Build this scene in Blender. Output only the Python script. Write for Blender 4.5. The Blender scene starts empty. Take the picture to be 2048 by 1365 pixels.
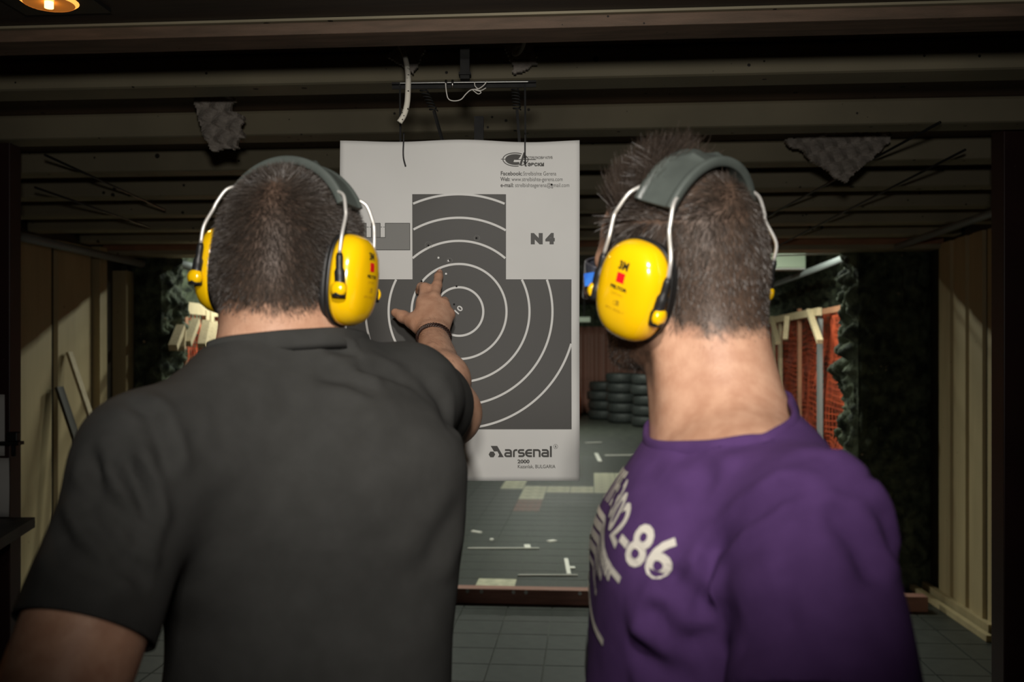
import bpy, bmesh, math, random
import numpy as np
from mathutils import Vector, Matrix
random.seed(7); RNG = np.random.default_rng(11)
SC = bpy.context.scene
COL = SC.collection
PI = math.pi
# ------------------------------------------------------------------ camera, world, lights, exposure
F = 2048*35/36.0; ZC = 1.6; HY = 710.0; TH = math.radians(4.5)
def W(px, py, d): return Vector(((px-1024)/F*d, d, ZC+(HY-py)/F*d))
cd = bpy.data.cameras.new('camera'); cam = bpy.data.objects.new('camera', cd); COL.objects.link(cam)
cam.location = (0, 0, ZC); cam.rotation_euler = (PI/2, 0, 0)
cd.lens = 35; cd.sensor_width = 36; cd.shift_y = (HY-682.5)/2048; cd.clip_start = .05; cd.clip_end = 100
cd.dof.use_dof = True; cd.dof.focus_distance = 2.05; cd.dof.aperture_fstop = 5.0
SC.camera = cam
SC.view_settings.view_transform = 'Standard'; SC.view_settings.look = 'None'
SC.view_settings.gamma = 1; SC.view_settings.exposure = 0.0; SC.view_settings.use_curve_mapping = False
wd = bpy.data.worlds.new('world'); SC.world = wd; wd.use_nodes = True
wd.node_tree.nodes['Background'].inputs[0].default_value = (.5, .6, .5, 1)
wd.node_tree.nodes['Background'].inputs[1].default_value = .004
def light(name, kind, loc, target, power, color, **kw):
    l = bpy.data.lights.new(name, kind); o = bpy.data.objects.new(name, l); COL.objects.link(o)
    o.location = loc; d = Vector(target)-Vector(loc); o.rotation_euler = d.to_track_quat('-Z', 'Y').to_euler()
    l.energy = power; l.color = color
    for k, v in kw.items(): setattr(l, k, v)
    return o
# ceiling spot of the firing bay above the camera, and the photographer's weaker flash
light('bay_spot', 'SPOT', (.03, -.12, 2.2), (0.0, 2.05, 1.46), 76, (1, .95, .88), spot_size=math.radians(55), spot_blend=1.0, shadow_soft_size=.05)
light('camera_flash', 'SPOT', (.0, -.03, 1.80), (0.0, 2.0, 2.04), 43, (1, .94, .86), spot_size=math.radians(86), spot_blend=1.0, shadow_soft_size=.045)
def RW(a, b, z): return Vector((a*math.cos(TH)+b*math.sin(TH), -a*math.sin(TH)+b*math.cos(TH), z))
# fluorescent light of the range beyond the opening, behind the lintel
for a_, b_ in ((-2.2, 8.1), (1.0, 8.1)):
    light('range_tube_light', 'AREA', RW(a_, b_, 2.70), RW(a_, b_+.45, 0), 75, (.94, 1, .86), shape='RECTANGLE', size=1.3, size_y=.12)
for b_ in (14.5, 20.5): light('range_far_light', 'AREA', RW(-.6, b_, 2.85), RW(-.6, b_+.6, 0), 95, (.94, 1, .86), shape='RECTANGLE', size=1.3, size_y=.12)

# ------------------------------------------------------------------ materials
def node(nt, t, **kw):
    n = nt.nodes.new(t)
    for k, v in kw.items():
        if k in n.inputs: n.inputs[k].default_value = v
        else: setattr(n, k, v)
    return n
def c4(c): return (c[0], c[1], c[2], 1)
def mat(name, c1, c2=None, rough=.7, scale=8, detail=4, spots=None, bump=0, bscale=60, metal=0, spec=.5, sheen=0, emit=None, stretch=None, lo=.35, hi=.65, coat=0, sss=0, attr=None, alpha=None, ior=None, trans=0):
    m = bpy.data.materials.new(name); m.use_nodes = True; nt = m.node_tree; L = nt.links
    b = nt.nodes['Principled BSDF']
    b.inputs['Roughness'].default_value = rough; b.inputs['Metallic'].default_value = metal
    b.inputs['Specular IOR Level'].default_value = spec
    b.inputs['Sheen Weight'].default_value = sheen; b.inputs['Coat Weight'].default_value = coat
    if sss:
        b.inputs['Subsurface Weight'].default_value = sss; b.inputs['Subsurface Radius'].default_value = (.012, .005, .003); b.inputs['Subsurface Scale'].default_value = 1
    if trans: b.inputs['Transmission Weight'].default_value = trans
    tc = node(nt, 'ShaderNodeTexCoord'); src = tc.outputs['Object']
    if stretch:
        mp = node(nt, 'ShaderNodeMapping'); mp.inputs['Scale'].default_value = stretch; L.new(src, mp.inputs[0]); src = mp.outputs[0]
    col = node(nt, 'ShaderNodeRGB'); col.outputs[0].default_value = c4(c1); out = col.outputs[0]
    if c2 is not None:
        nz = node(nt, 'ShaderNodeTexNoise'); nz.inputs['Scale'].default_value = scale; nz.inputs['Detail'].default_value = detail; L.new(src, nz.inputs['Vector'])
        mr = node(nt, 'ShaderNodeMapRange'); mr.inputs[1].default_value = lo; mr.inputs[2].default_value = hi; L.new(nz.outputs[0], mr.inputs[0])
        mx = node(nt, 'ShaderNodeMix', data_type='RGBA'); L.new(mr.outputs[0], mx.inputs[0]); L.new(out, mx.inputs[6]); mx.inputs[7].default_value = c4(c2); out = mx.outputs[2]
    if spots:   # (scale, radius, colour, density)
        for sp in (spots if isinstance(spots, list) else [spots]):
            vo = node(nt, 'ShaderNodeTexVoronoi'); vo.inputs['Scale'].default_value = sp[0]; L.new(tc.outputs['Object'], vo.inputs['Vector'])
            n2 = node(nt, 'ShaderNodeTexNoise'); n2.inputs['Scale'].default_value = sp[0]*.35; L.new(tc.outputs['Object'], n2.inputs['Vector'])
            sub = node(nt, 'ShaderNodeMath', operation='MULTIPLY_ADD'); L.new(n2.outputs[0], sub.inputs[0]); sub.inputs[1].default_value = sp[1]*4; sub.inputs[2].default_value = sp[1]*(-1.6+sp[3])
            lt = node(nt, 'ShaderNodeMath', operation='LESS_THAN'); L.new(vo.outputs['Distance'], lt.inputs[0]); L.new(sub.outputs[0], lt.inputs[1])
            mx = node(nt, 'ShaderNodeMix', data_type='RGBA'); L.new(lt.outputs[0], mx.inputs[0]); L.new(out, mx.inputs[6]); mx.inputs[7].default_value = c4(sp[2]); out = mx.outputs[2]
    if attr:    # [(attribute, colour)] mixes a further real colour of the thing (hair roots, stubble)
        for an, ac in attr:
            at = node(nt, 'ShaderNodeAttribute', attribute_name=an)
            mx = node(nt, 'ShaderNodeMix', data_type='RGBA'); L.new(at.outputs['Fac'], mx.inputs[0]); L.new(out, mx.inputs[6]); mx.inputs[7].default_value = c4(ac); out = mx.outputs[2]
    L.new(out, b.inputs['Base Color'])
    if bump:
        nb = node(nt, 'ShaderNodeTexNoise'); nb.inputs['Scale'].default_value = bscale; nb.inputs['Detail'].default_value = 5; L.new(src, nb.inputs['Vector'])
        bp = node(nt, 'ShaderNodeBump'); bp.inputs['Strength'].default_value = bump; bp.inputs['Distance'].default_value = .01; L.new(nb.outputs[0], bp.inputs['Height']); L.new(bp.outputs[0], b.inputs['Normal'])
    if emit:
        b.inputs['Emission Color'].default_value = c4(emit[0]); b.inputs['Emission Strength'].default_value = emit[1]
    if alpha is not None: b.inputs['Alpha'].default_value = alpha
    return m
M = {}
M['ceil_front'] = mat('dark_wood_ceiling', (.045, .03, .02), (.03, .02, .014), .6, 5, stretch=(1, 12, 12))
M['beam'] = mat('brown_beam', (.17, .11, .075), (.11, .075, .05), .7, 4, stretch=(2, 14, 14), spots=(26, .05, (.02, .015, .01), .5), bump=.15)
M['baffle'] = mat('olive_baffle', (.34, .30, .20), (.27, .24, .16), .65, 3, spots=[(11, .13, (.02, .018, .014), .15), (19, .12, (.03, .026, .02), .0)])
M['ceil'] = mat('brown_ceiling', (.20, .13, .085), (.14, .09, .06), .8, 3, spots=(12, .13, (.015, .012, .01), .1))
M['cream'] = mat('cream_sheet', (.48, .385, .215), (.41, .325, .18), .55, 3, stretch=(3, 3, .4), spots=(11, .05, (.03, .025, .015), .0))
M['darktrim'] = mat('dark_trim', (.05, .04, .025), (.03, .025, .018), .7, 5)
M['maroon'] = mat('maroon_panel', (.045, .018, .018), (.03, .012, .012), .45, 3, spots=(42, .05, (.3, .26, .24), -.35))
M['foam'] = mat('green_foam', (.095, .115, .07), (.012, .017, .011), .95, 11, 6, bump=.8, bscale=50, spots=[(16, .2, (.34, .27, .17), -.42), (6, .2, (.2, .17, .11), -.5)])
M['floor'] = mat('floor_base', (.06, .065, .052), (.03, .034, .028), .6, 6)
M['tile'] = mat('dark_tile', (.024, .028, .023), (.012, .015, .012), .5, 14, 6, spots=(60, .05, (.16, .17, .14), -.3))
M['tile_pale'] = mat('pale_tile', (.48, .46, .33), (.30, .29, .2), .5, 16, 6)
M['tile_red'] = mat('red_tile', (.16, .055, .04), (.06, .05, .04), .5, 26, 6)
M['redboard'] = mat('red_brown_board', (.34, .16, .12), (.26, .12, .09), .55, 6, stretch=(1, 10, 10))
M['steel'] = mat('steel', (.5, .5, .48), rough=.3, metal=1)
M['wire'] = mat('bright_wire', (.72, .70, .66), rough=.4, metal=.55)
M['darksteel'] = mat('dark_steel', (.010, .010, .010), (.016, .016, .015), .75, 30, spec=.25)
M['pipe'] = mat('grey_pipe', (.22, .24, .24), rough=.4)
M['wood'] = mat('pale_wood', (.55, .45, .28), (.42, .33, .2), .7, 6, stretch=(12, 12, 1.5))
M['woodred'] = mat('red_wood', (.36, .17, .09), (.28, .13, .07), .7, 6)
M['net'] = mat('orange_red_net', (.55, .085, .025), (.36, .05, .02), .6, 12)
M['rubber'] = mat('black_rubber', (.022, .026, .025), (.04, .044, .042), .6, 20)
M['patch'] = mat('grey_egg_foam', (.50, .45, .40), (.36, .32, .28), .95, 45, bump=.5, bscale=160)
M['fixture'] = mat('pale_green_metal', (.42, .5, .38), rough=.4)
M['white'] = mat('white_paper', (.70, .70, .68), (.66, .66, .64), .75, 5)
M['cord'] = mat('white_cord', (.75, .72, .62), rough=.7, spots=(120, .3, (.04, .035, .03), .0))
M['string'] = mat('pale_string', (.62, .6, .55), rough=.6)
M['black'] = mat('black_plastic', (.012, .012, .012), rough=.45)
M['ink'] = mat('black_print', (.033, .031, .027), (.040, .038, .033), .55, 3)
M['inkwhite'] = mat('white_line', (.72, .72, .70), rough=.75)
M['inkgrey'] = mat('grey_print', (.23, .23, .22), rough=.75)
M['hole'] = mat('bullet_hole', (.005, .005, .005), rough=.9)
M['bench'] = mat('grey_bench', (.12, .125, .115), (.07, .072, .068), .6, 8)
M['lamprim'] = mat('lamp_reflector', (.9, .45, .12), rough=.35, emit=((1, .40, .07), 1.5))
M['lampin'] = mat('lamp_inside', (.6, .3, .08), rough=.3, emit=((1, .28, .03), .22))
M['bulb'] = mat('lamp_bulb', (1, .7, .3), rough=.3, emit=((1, .55, .14), 6))
M['orange'] = mat('orange_plastic', (.75, .16, .04), (.5, .1, .03), .6, 8)

# ------------------------------------------------------------------ mesh helpers
def tag(o, label=None, cat=None, group=None, kind=None):
    if label: o['label'] = label
    if cat: o['category'] = cat
    if group: o['group'] = group
    if kind: o['kind'] = kind
    return o
def mk(name, V, Fc, m=None, parent=None, smooth=False, rng=False):
    me = bpy.data.meshes.new(name)
    me.from_pydata([tuple(map(float, v)) for v in V], [], [tuple(int(i) for i in f) for f in Fc]); me.update()
    if m is not None: me.materials.append(m)
    if smooth: me.polygons.foreach_set('use_smooth', [True]*len(me.polygons))
    o = bpy.data.objects.new(name, me); COL.objects.link(o)
    if parent is not None: o.parent = parent
    elif rng: o.rotation_euler.z = -TH
    return o
def mkq(name, V, Q, m=None, parent=None, smooth=True, rng=False):    # numpy verts and equal-sided faces, fast
    V = np.asarray(V, np.float32); Q = np.asarray(Q, np.int32); k = Q.shape[1]
    me = bpy.data.meshes.new(name); me.vertices.add(len(V)); me.vertices.foreach_set('co', V.ravel())
    me.loops.add(Q.size); me.loops.foreach_set('vertex_index', Q.ravel()); me.polygons.add(len(Q))
    me.polygons.foreach_set('loop_start', np.arange(0, Q.size, k, dtype=np.int32))
    me.polygons.foreach_set('loop_total', np.full(len(Q), k, np.int32))
    me.update(calc_edges=True); me.validate()
    if m is not None: me.materials.append(m)
    me.polygons.foreach_set('use_smooth', np.full(len(me.polygons), smooth))
    o = bpy.data.objects.new(name, me); COL.objects.link(o)
    if parent is not None: o.parent = parent
    elif rng: o.rotation_euler.z = -TH
    return o
def empty(name, rng=False):
    o = bpy.data.objects.new(name, None); COL.objects.link(o); o.empty_display_size = .1
    if rng: o.rotation_euler.z = -TH
    return o
def boxv(a0, a1, b0, b1, z0, z1):
    V = [(a0, b0, z0), (a1, b0, z0), (a1, b1, z0), (a0, b1, z0), (a0, b0, z1), (a1, b0, z1), (a1, b1, z1), (a0, b1, z1)]
    Fc = [(0, 3, 2, 1), (4, 5, 6, 7), (0, 1, 5, 4), (1, 2, 6, 5), (2, 3, 7, 6), (3, 0, 4, 7)]
    return V, Fc
def bevel(o, w=.004, seg=2):
    md = o.modifiers.new('bevel', 'BEVEL'); md.width = w; md.segments = seg; md.limit_method = 'ANGLE'; return o
def box(name, a0, a1, b0, b1, z0, z1, m, parent=None, rng=True, bv=0):
    V, Fc = boxv(a0, a1, b0, b1, z0, z1); o = mk(name, V, Fc, m, parent, rng=rng)
    if bv: bevel(o, bv)
    return o
def tubev(pts, r, n=8, cap=True, flat=None):
    pts = [Vector(p) for p in pts]; V = []; Fc = []
    rs = r if hasattr(r, '__len__') else [r]*len(pts)
    up = None
    for i, p in enumerate(pts):
        t = (pts[min(i+1, len(pts)-1)]-pts[max(i-1, 0)]).normalized()
        if up is None:
            up = Vector((0, 0, 1)) if abs(t.z) < .9 else Vector((1, 0, 0))
        up = (up-t*up.dot(t)).normalized(); s = t.cross(up)
        for k in range(n):
            an = 2*PI*k/n; V.append(p+(up*math.cos(an)+s*math.sin(an))*rs[i])
        if i:
            for k in range(n):
                a = (i-1)*n+k; b = (i-1)*n+(k+1) % n; Fc.append((a, b, b+n, a+n))
    if cap:
        Fc.append(tuple(range(n))[::-1]); Fc.append(tuple(range((len(pts)-1)*n, len(pts)*n)))
    return V, Fc
def tube(name, pts, r, m, parent=None, n=8, rng=False, smooth=True):
    V, Fc = tubev(pts, r, n); return mk(name, V, Fc, m, parent, smooth=smooth, rng=rng)
def bar(name, p0, p1, w, t, m, parent=None, rng=False, upv=(0, 0, 1)):    # rectangular batten between two points
    p0 = Vector(p0); p1 = Vector(p1); d = (p1-p0).normalized(); u = Vector(upv)
    if abs(d.dot(u)) > .95: u = Vector((0, 1, 0))
    s = d.cross(u).normalized(); u = s.cross(d).normalized(); V = []
    for p in (p0, p1):
        for a, b in ((-1, -1), (1, -1), (1, 1), (-1, 1)): V.append(p+s*(a*w/2)+u*(b*t/2))
    Fc = [(0, 1, 2, 3)[::-1], (4, 5, 6, 7), (0, 1, 5, 4), (1, 2, 6, 5), (2, 3, 7, 6), (3, 0, 4, 7)]
    return mk(name, V, Fc, m, parent, rng=rng)
def spline(ctrl, n=10):     # Catmull-Rom through the control points
    P = [Vector(c) for c in ctrl]; P = [P[0]*2-P[1]]+P+[P[-1]*2-P[-2]]; out = []
    for i in range(1, len(P)-2):
        for k in range(n):
            t = k/n; a, b, c, d = P[i-1], P[i], P[i+1], P[i+2]
            out.append(.5*((2*b)+(c-a)*t+(2*a-5*b+4*c-d)*t*t+(3*b-a-3*c+d)*t**3))
    out.append(P[-2]); return out
# value noise
_perm = RNG.random((32, 32, 32)).astype(np.float32)
def vnoise(P):
    P = np.asarray(P, np.float32); i = np.floor(P).astype(int); f = P-i; f = f*f*(3-2*f); i &= 31; j = (i+1) & 31
    x0, y0, z0 = i[..., 0], i[..., 1], i[..., 2]; x1, y1, z1 = j[..., 0], j[..., 1], j[..., 2]; fx, fy, fz = f[..., 0], f[..., 1], f[..., 2]
    L = lambda a, b, t: a+(b-a)*t
    return L(L(L(_perm[x0, y0, z0], _perm[x1, y0, z0], fx), L(_perm[x0, y1, z0], _perm[x1, y1, z0], fx), fy),
             L(L(_perm[x0, y0, z1], _perm[x1, y0, z1], fx), L(_perm[x0, y1, z1], _perm[x1, y1, z1], fx), fy), fz)
def fbm(P, o=4):
    P = np.asarray(P, np.float32); s = 0; a = .5
    for k in range(o): s = s+a*vnoise(P*(2**k)+k*7.3); a *= .5
    return s
def LA(px, py, a):      # range-frame point on the plane a = const seen at a pixel
    ang = math.atan((px-1024)/F)-TH; b = a/math.tan(ang); d = RW(a, b, 0).y
    return Vector((a, b, ZC+(HY-py)/F*d))
def LB(px, py, b):      # range-frame point on the plane b = const seen at a pixel
    t = (px-1024)/F; d = b/(t*math.sin(TH)+math.cos(TH)); return Vector((d*(t*math.cos(TH)-math.sin(TH)), b, ZC+(HY-py)/F*d))
def LF(px, py):         # range-frame point on the floor
    d = ZC*F/(py-HY); x = (px-1024)/F*d; return Vector((x*math.cos(TH)-d*math.sin(TH), x*math.sin(TH)+d*math.cos(TH), 0))
def w2l(p): return Vector((p[0]*math.cos(TH)-p[1]*math.sin(TH), p[0]*math.sin(TH)+p[1]*math.cos(TH), p[2]))
# ------------------------------------------------------------------ the setting (range frame: a across, b down the range)
AL, AR = -3.4, 2.31
S = lambda o: tag(o, kind='structure')
floor = S(box('floor', -4.2, 3.6, -1.6, 27, -.08, -.006, M['floor']))
TS = .28
tile_me = {}
for k in ('tile', 'tile_pale', 'tile_red'):
    V, Fc = boxv(.004, TS-.004, .004, TS-.004, -.006, 0)
    me = bpy.data.meshes.new('tile_mesh'); me.from_pydata(V, [], Fc); me.materials.append(M[k]); tile_me[k] = me
pale_rects = [(996, 1042, 962, 981), (1040, 1092, 974, 999), (1088, 1178, 971, 989), (1166, 1262, 949, 964), (1166, 1224, 959, 987), (1180, 1290, 980, 989), (1160, 1200, 858, 872), (1165, 1300, 876, 890), (1190, 1340, 862, 868)]
red_rects = [(1030, 1092, 1000, 1026)]
pale_one = [LF(992, 1167), LF(1200, 1167)]
cand = []; rest = []; oa, ob = pale_one[0].x-TS*.5, pale_one[0].y-TS*.5
pale_ix = {(round((p.x-TS*.5-oa)/TS), round((p.y-TS*.5-ob)/TS)) for p in pale_one}
for i in range(-13, 12):
    for j in range(-22, 32):
        a0, b0 = oa+i*TS, ob+j*TS
        if a0 < AL-.1 or a0+TS > AR+.15 or b0 < 1.2: continue
        w = RW(a0+TS/2, b0+TS/2, 0); px = 1024+F*w.x/w.y; py = HY+F*ZC/w.y
        kd = 'tile'
        if (i, j) in pale_ix or any(x0 <= px <= x1 and y0 <= py <= y1 for x0, x1, y0, y1 in pale_rects): kd = 'tile_pale'
        elif any(x0 <= px <= x1 and y0 <= py <= y1 for x0, x1, y0, y1 in red_rects): kd = 'tile_red'
        (cand if 895 < px < 1300 and 850 < py < 1400 else rest).append((b0, a0, kd))
cand.sort(); rest += cand[285:]
for b0, a0, kd in cand[:285]:
    o = bpy.data.objects.new('tile', tile_me[kd]); COL.objects.link(o); o.parent = floor; o.location = (a0, b0, 0)
V = []; Fc = []; mi = []
for b0, a0, kd in rest:
    v, f = boxv(a0+.004, a0+TS-.004, b0+.004, b0+TS-.004, -.006, 0); n = len(V); V += v; Fc += [tuple(n+x for x in q) for q in f]; mi += [('tile', 'tile_pale', 'tile_red').index(kd)]*6
fs = mk('tile_field', V, Fc, M['tile'], floor); fs.data.materials.append(M['tile_pale']); fs.data.materials.append(M['tile_red']); fs.data.polygons.foreach_set('material_index', mi); fs['kind'] = 'stuff'
# ceilings
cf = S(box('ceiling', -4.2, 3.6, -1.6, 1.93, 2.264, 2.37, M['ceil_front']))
box('ceiling_beam', -4.2, 3.6, 1.93, 2.02, 2.234, 2.258, M['beam'], cf, bv=.002)
box('beam_ledge', -4.2, 3.6, 1.922, 1.95, 2.2585, 2.2635, M['baffle'], cf)
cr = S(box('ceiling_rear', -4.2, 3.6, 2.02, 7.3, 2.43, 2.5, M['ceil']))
box('ceiling_riser', -4.2, 3.6, 1.95, 2.02, 2.259, 2.5, M['ceil'], cr)
for k in range(7):
    b0 = 2.68+.615*k
    box('baffle', -3.39, 2.30, b0, b0+.13, 2.345, 2.43, M['baffle'], cr, bv=.012)
S(box('ceiling_range', -4.2, 3.6, 7.3, 27, 2.95, 3.05, M['darktrim']))
li = S(box('trim_1', -3.39, 2.30, 6.75, 7.0, 2.30, 2.43, M['baffle'])); box('lintel_board', -3.39, 2.30, 6.70, 6.75, 2.33, 2.37, M['woodred'], li)
S(box('wall_above_opening', -4.2, 3.6, 7.0, 7.3, 2.34, 3.0, M['darktrim']))
# side walls with ribbed sheets
wl = S(box('wall_left', AL-.3, AL, -1.6, 7.0, 0, 2.45, M['darktrim'])); wr = S(box('wall_right', AR, AR+.3, -1.6, 7.0, 0, 2.45, M['darktrim']))
def sheet(par, a, sgn, b0, b1, z0, z1, ribs):
    prof = []; w = (b1-b0)/ribs
    for k in range(ribs):
        s = b0+k*w; prof += [(s+.02*w, .0), (s+.06*w, .018), (s+.62*w, .018), (s+.66*w, .006), (s+.94*w, .006), (s+.98*w, .0)]
    n = len(prof); V = [(a+sgn*d, b, z0) for b, d in prof]+[(a+sgn*d, b, z1) for b, d in prof]
    Fc = [((k, k+1, n+k+1, n+k) if sgn > 0 else (k+1, k, n+k, n+k+1)) for k in range(n-1)]
    o = mk('panel', V, Fc, M['cream'], par); md = o.modifiers.new('thick', 'SOLIDIFY'); md.thickness = .004; md.offset = 1 if sgn > 0 else 1
for b0 in (2.2, 3.05, 3.9, 4.75): sheet(wl, AL+.002, 1, b0, b0+.83, .06, 2.33, 2)
sheet(wl, AL+.002, 1, 5.6, 6.05, .06, 2.33, 1); sheet(wl, AL+.002, 1, 6.06, 6.55, .06, 2.33, 1)
box('post', AL, AL+.06, 6.56, 6.66, 0, 2.34, M['cream'], wl); box('post', AL, AL+.1, 6.86, 6.98, 0, 2.2, M['cream'], wl)
for b0 in (2.2, 3.2, 4.2): sheet(wr, AR-.002, -1, b0, b0+.97, .04, 2.33, 2)
sheet(wr, AR-.002, -1, 5.2, 6.0, .04, 2.33, 2); sheet(wr, AR-.002, -1, 6.01, 6.80, .04, 2.33, 3)
S(box('wall_behind', -4.2, 3.6, -1.75, -1.6, 0, 2.5, M['ceil_front']))
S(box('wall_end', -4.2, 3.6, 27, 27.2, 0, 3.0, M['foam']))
# lumpy foam lining: a displaced sheet over a rectangle
def foamsheet(name, o0, u, v, nrm, nu, nv, par, amp=.09, seed=0.):
    o0, u, v, nrm = map(np.array, (o0, u, v, nrm)); iu, iv = np.meshgrid(np.linspace(0, 1, nu), np.linspace(0, 1, nv), indexing='ij')
    P = o0+iu[..., None]*u+iv[..., None]*v
    q = P*np.array([11, 11, 8.])+seed; h = np.abs(fbm(q, 4)-.47)*3.6; h2 = vnoise(P*2.2+seed+5)
    e = np.clip(h*(.35+.9*h2), 0, 1.3)*amp
    edge = np.minimum(np.minimum(iu, 1-iu)*nu/3, np.minimum(iv, 1-iv)*nv/3); e = e*np.clip(edge, 0, 1)
    P = P+e[..., None]*nrm
    idx = np.arange(nu*nv).reshape(nu, nv)
    Q = np.stack([idx[:-1, :-1], idx[1:, :-1], idx[1:, 1:], idx[:-1, 1:]], -1).reshape(-1, 4)
    return mkq(name, P.reshape(-1, 3), Q, M['foam'], par)
pL = -3.06; pR = 1.80
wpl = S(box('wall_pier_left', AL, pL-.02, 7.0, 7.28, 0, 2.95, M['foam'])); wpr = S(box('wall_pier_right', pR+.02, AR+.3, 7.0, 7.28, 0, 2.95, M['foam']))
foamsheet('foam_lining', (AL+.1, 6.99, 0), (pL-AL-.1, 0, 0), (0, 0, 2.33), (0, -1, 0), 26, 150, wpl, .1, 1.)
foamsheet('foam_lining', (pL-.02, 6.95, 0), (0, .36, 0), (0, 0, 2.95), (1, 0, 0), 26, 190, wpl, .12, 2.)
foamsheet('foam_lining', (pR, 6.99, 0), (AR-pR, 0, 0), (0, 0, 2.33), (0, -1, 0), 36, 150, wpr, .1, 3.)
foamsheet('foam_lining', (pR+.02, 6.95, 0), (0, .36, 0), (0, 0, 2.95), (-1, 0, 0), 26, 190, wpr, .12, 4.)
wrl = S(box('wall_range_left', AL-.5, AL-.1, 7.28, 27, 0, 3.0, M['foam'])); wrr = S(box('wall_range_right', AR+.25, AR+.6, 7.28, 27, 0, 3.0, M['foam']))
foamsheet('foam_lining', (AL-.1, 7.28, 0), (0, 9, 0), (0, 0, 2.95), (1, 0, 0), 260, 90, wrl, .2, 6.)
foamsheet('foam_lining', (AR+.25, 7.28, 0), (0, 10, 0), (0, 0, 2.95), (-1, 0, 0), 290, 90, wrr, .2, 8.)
# red-brown board across the opening on the floor, with bolts
bd = tag(box('threshold_board', AL+.02, AR-.22, 6.36, 6.46, 0, .095, M['redboard'], bv=.004), 'red brown wooden board lying across the dark tiled floor', 'board')
for px in (935, 963, 1027, 1052, 1160, 600, 1400):
    p = LB(px, 1184, 6.36); V, Fc = tubev([(p.x, 6.354, .078), (p.x, 6.362, .078)], .012, 8); mk('bolt', V, Fc, M['steel'], bd)
# booth partitions at the edges of the view (world frame)
pr = empty('wall_booth_right'); S(pr)
x0 = 1.665
for z0, z1 in ((0, .62), (.625, 1.27), (1.275, 1.93), (1.935, 2.43)): box('panel', x0+.06, 3.2, 3.4, 3.44, z0, z1, M['maroon'], pr, bv=.002)
box('jamb', x0, x0+.075, 3.37, 3.46, 0, 2.43, M['maroon'], pr, bv=.003)
pl_ = empty('wall_booth_left'); S(pl_)
for z0, z1 in ((1.035, 1.75), (1.755, 2.43)): box('panel', -2.75, -1.80, 3.52, 3.56, z0, z1, M['darktrim'], pl_, bv=.002)
box('jamb', -1.82, -1.765, 3.50, 3.58, 0, 2.43, M['maroon'], pl_, bv=.003)
# bench with papers and a black clamp
bn = empty('shooting_bench'); tag(bn, 'grey wooden bench top beside the dark booth partition', 'bench')
V = [(-1.672, 3.49, .995), (-1.54, 2.86, .995), (-2.7, 2.86, .995), (-2.7, 3.49, .995)]; V += [(x, y, 1.03) for x, y, z in V]
mk('bench_top', V, [(0, 1, 2, 3)[::-1], (4, 5, 6, 7), (0, 1, 5, 4)[::-1], (1, 2, 6, 5)[::-1], (2, 3, 7, 6)[::-1], (3, 0, 4, 7)[::-1]], M['bench'], bn)
for x, y in ((-1.82, 3.42), (-1.72, 2.93), (-2.62, 3.42), (-2.62, 2.93)): box('leg', x-.035, x+.035, y-.035, y+.035, 0, .995, M['darktrim'], bn, rng=False)
def curlpaper(name, x0, x1, y, z0, z1, curl):
    n = 9; V = []; Fc = []
    for i in range(n):
        t = i/(n-1); z = z0+(z1-z0)*t; off = curl*math.sin(t*PI)
        for x in (x0, x1): V.append((x+off*.6 if x == x1 else x, y-off-.004, z))
    for i in range(n-1): Fc.append((2*i, 2*i+1, 2*i+3, 2*i+2))
    o = mk(name, V, Fc, M['white'], smooth=True); md = o.modifiers.new('thick', 'SOLIDIFY'); md.thickness = .0006; return o
tag(curlpaper('paper_sheet', -2.05, -1.752, 3.47, 1.035, 1.24, .02), 'curled white sheet standing on the bench against the partition', 'paper')
p_ = curlpaper('paper_sheet', -2.02, -1.782, 3.50, 1.245, 1.46, .006); tag(p_, 'flat grey white sheet pinned to partition above the curled sheet', 'paper')
for z_ in (1.10, 1.205): box('printed_line', -1.96, -1.785, 3.4485, 3.4495, z_, z_+.003, M['redboard'], bpy.data.objects['paper_sheet'], rng=False)
cl = empty('clamp'); tag(cl, 'small black metal clamp on the booth partition edge', 'clamp')
box('jaw', -1.79, -1.715, 3.46, 3.50, 1.285, 1.297, M['black'], cl, rng=False); box('body', -1.765, -1.725, 3.47, 3.50, 1.297, 1.33, M['black'], cl, rng=False, bv=.004); tube('screw', [(-1.745, 3.485, 1.285), (-1.745, 3.485, 1.245)], .008, M['darksteel'], cl)
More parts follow.
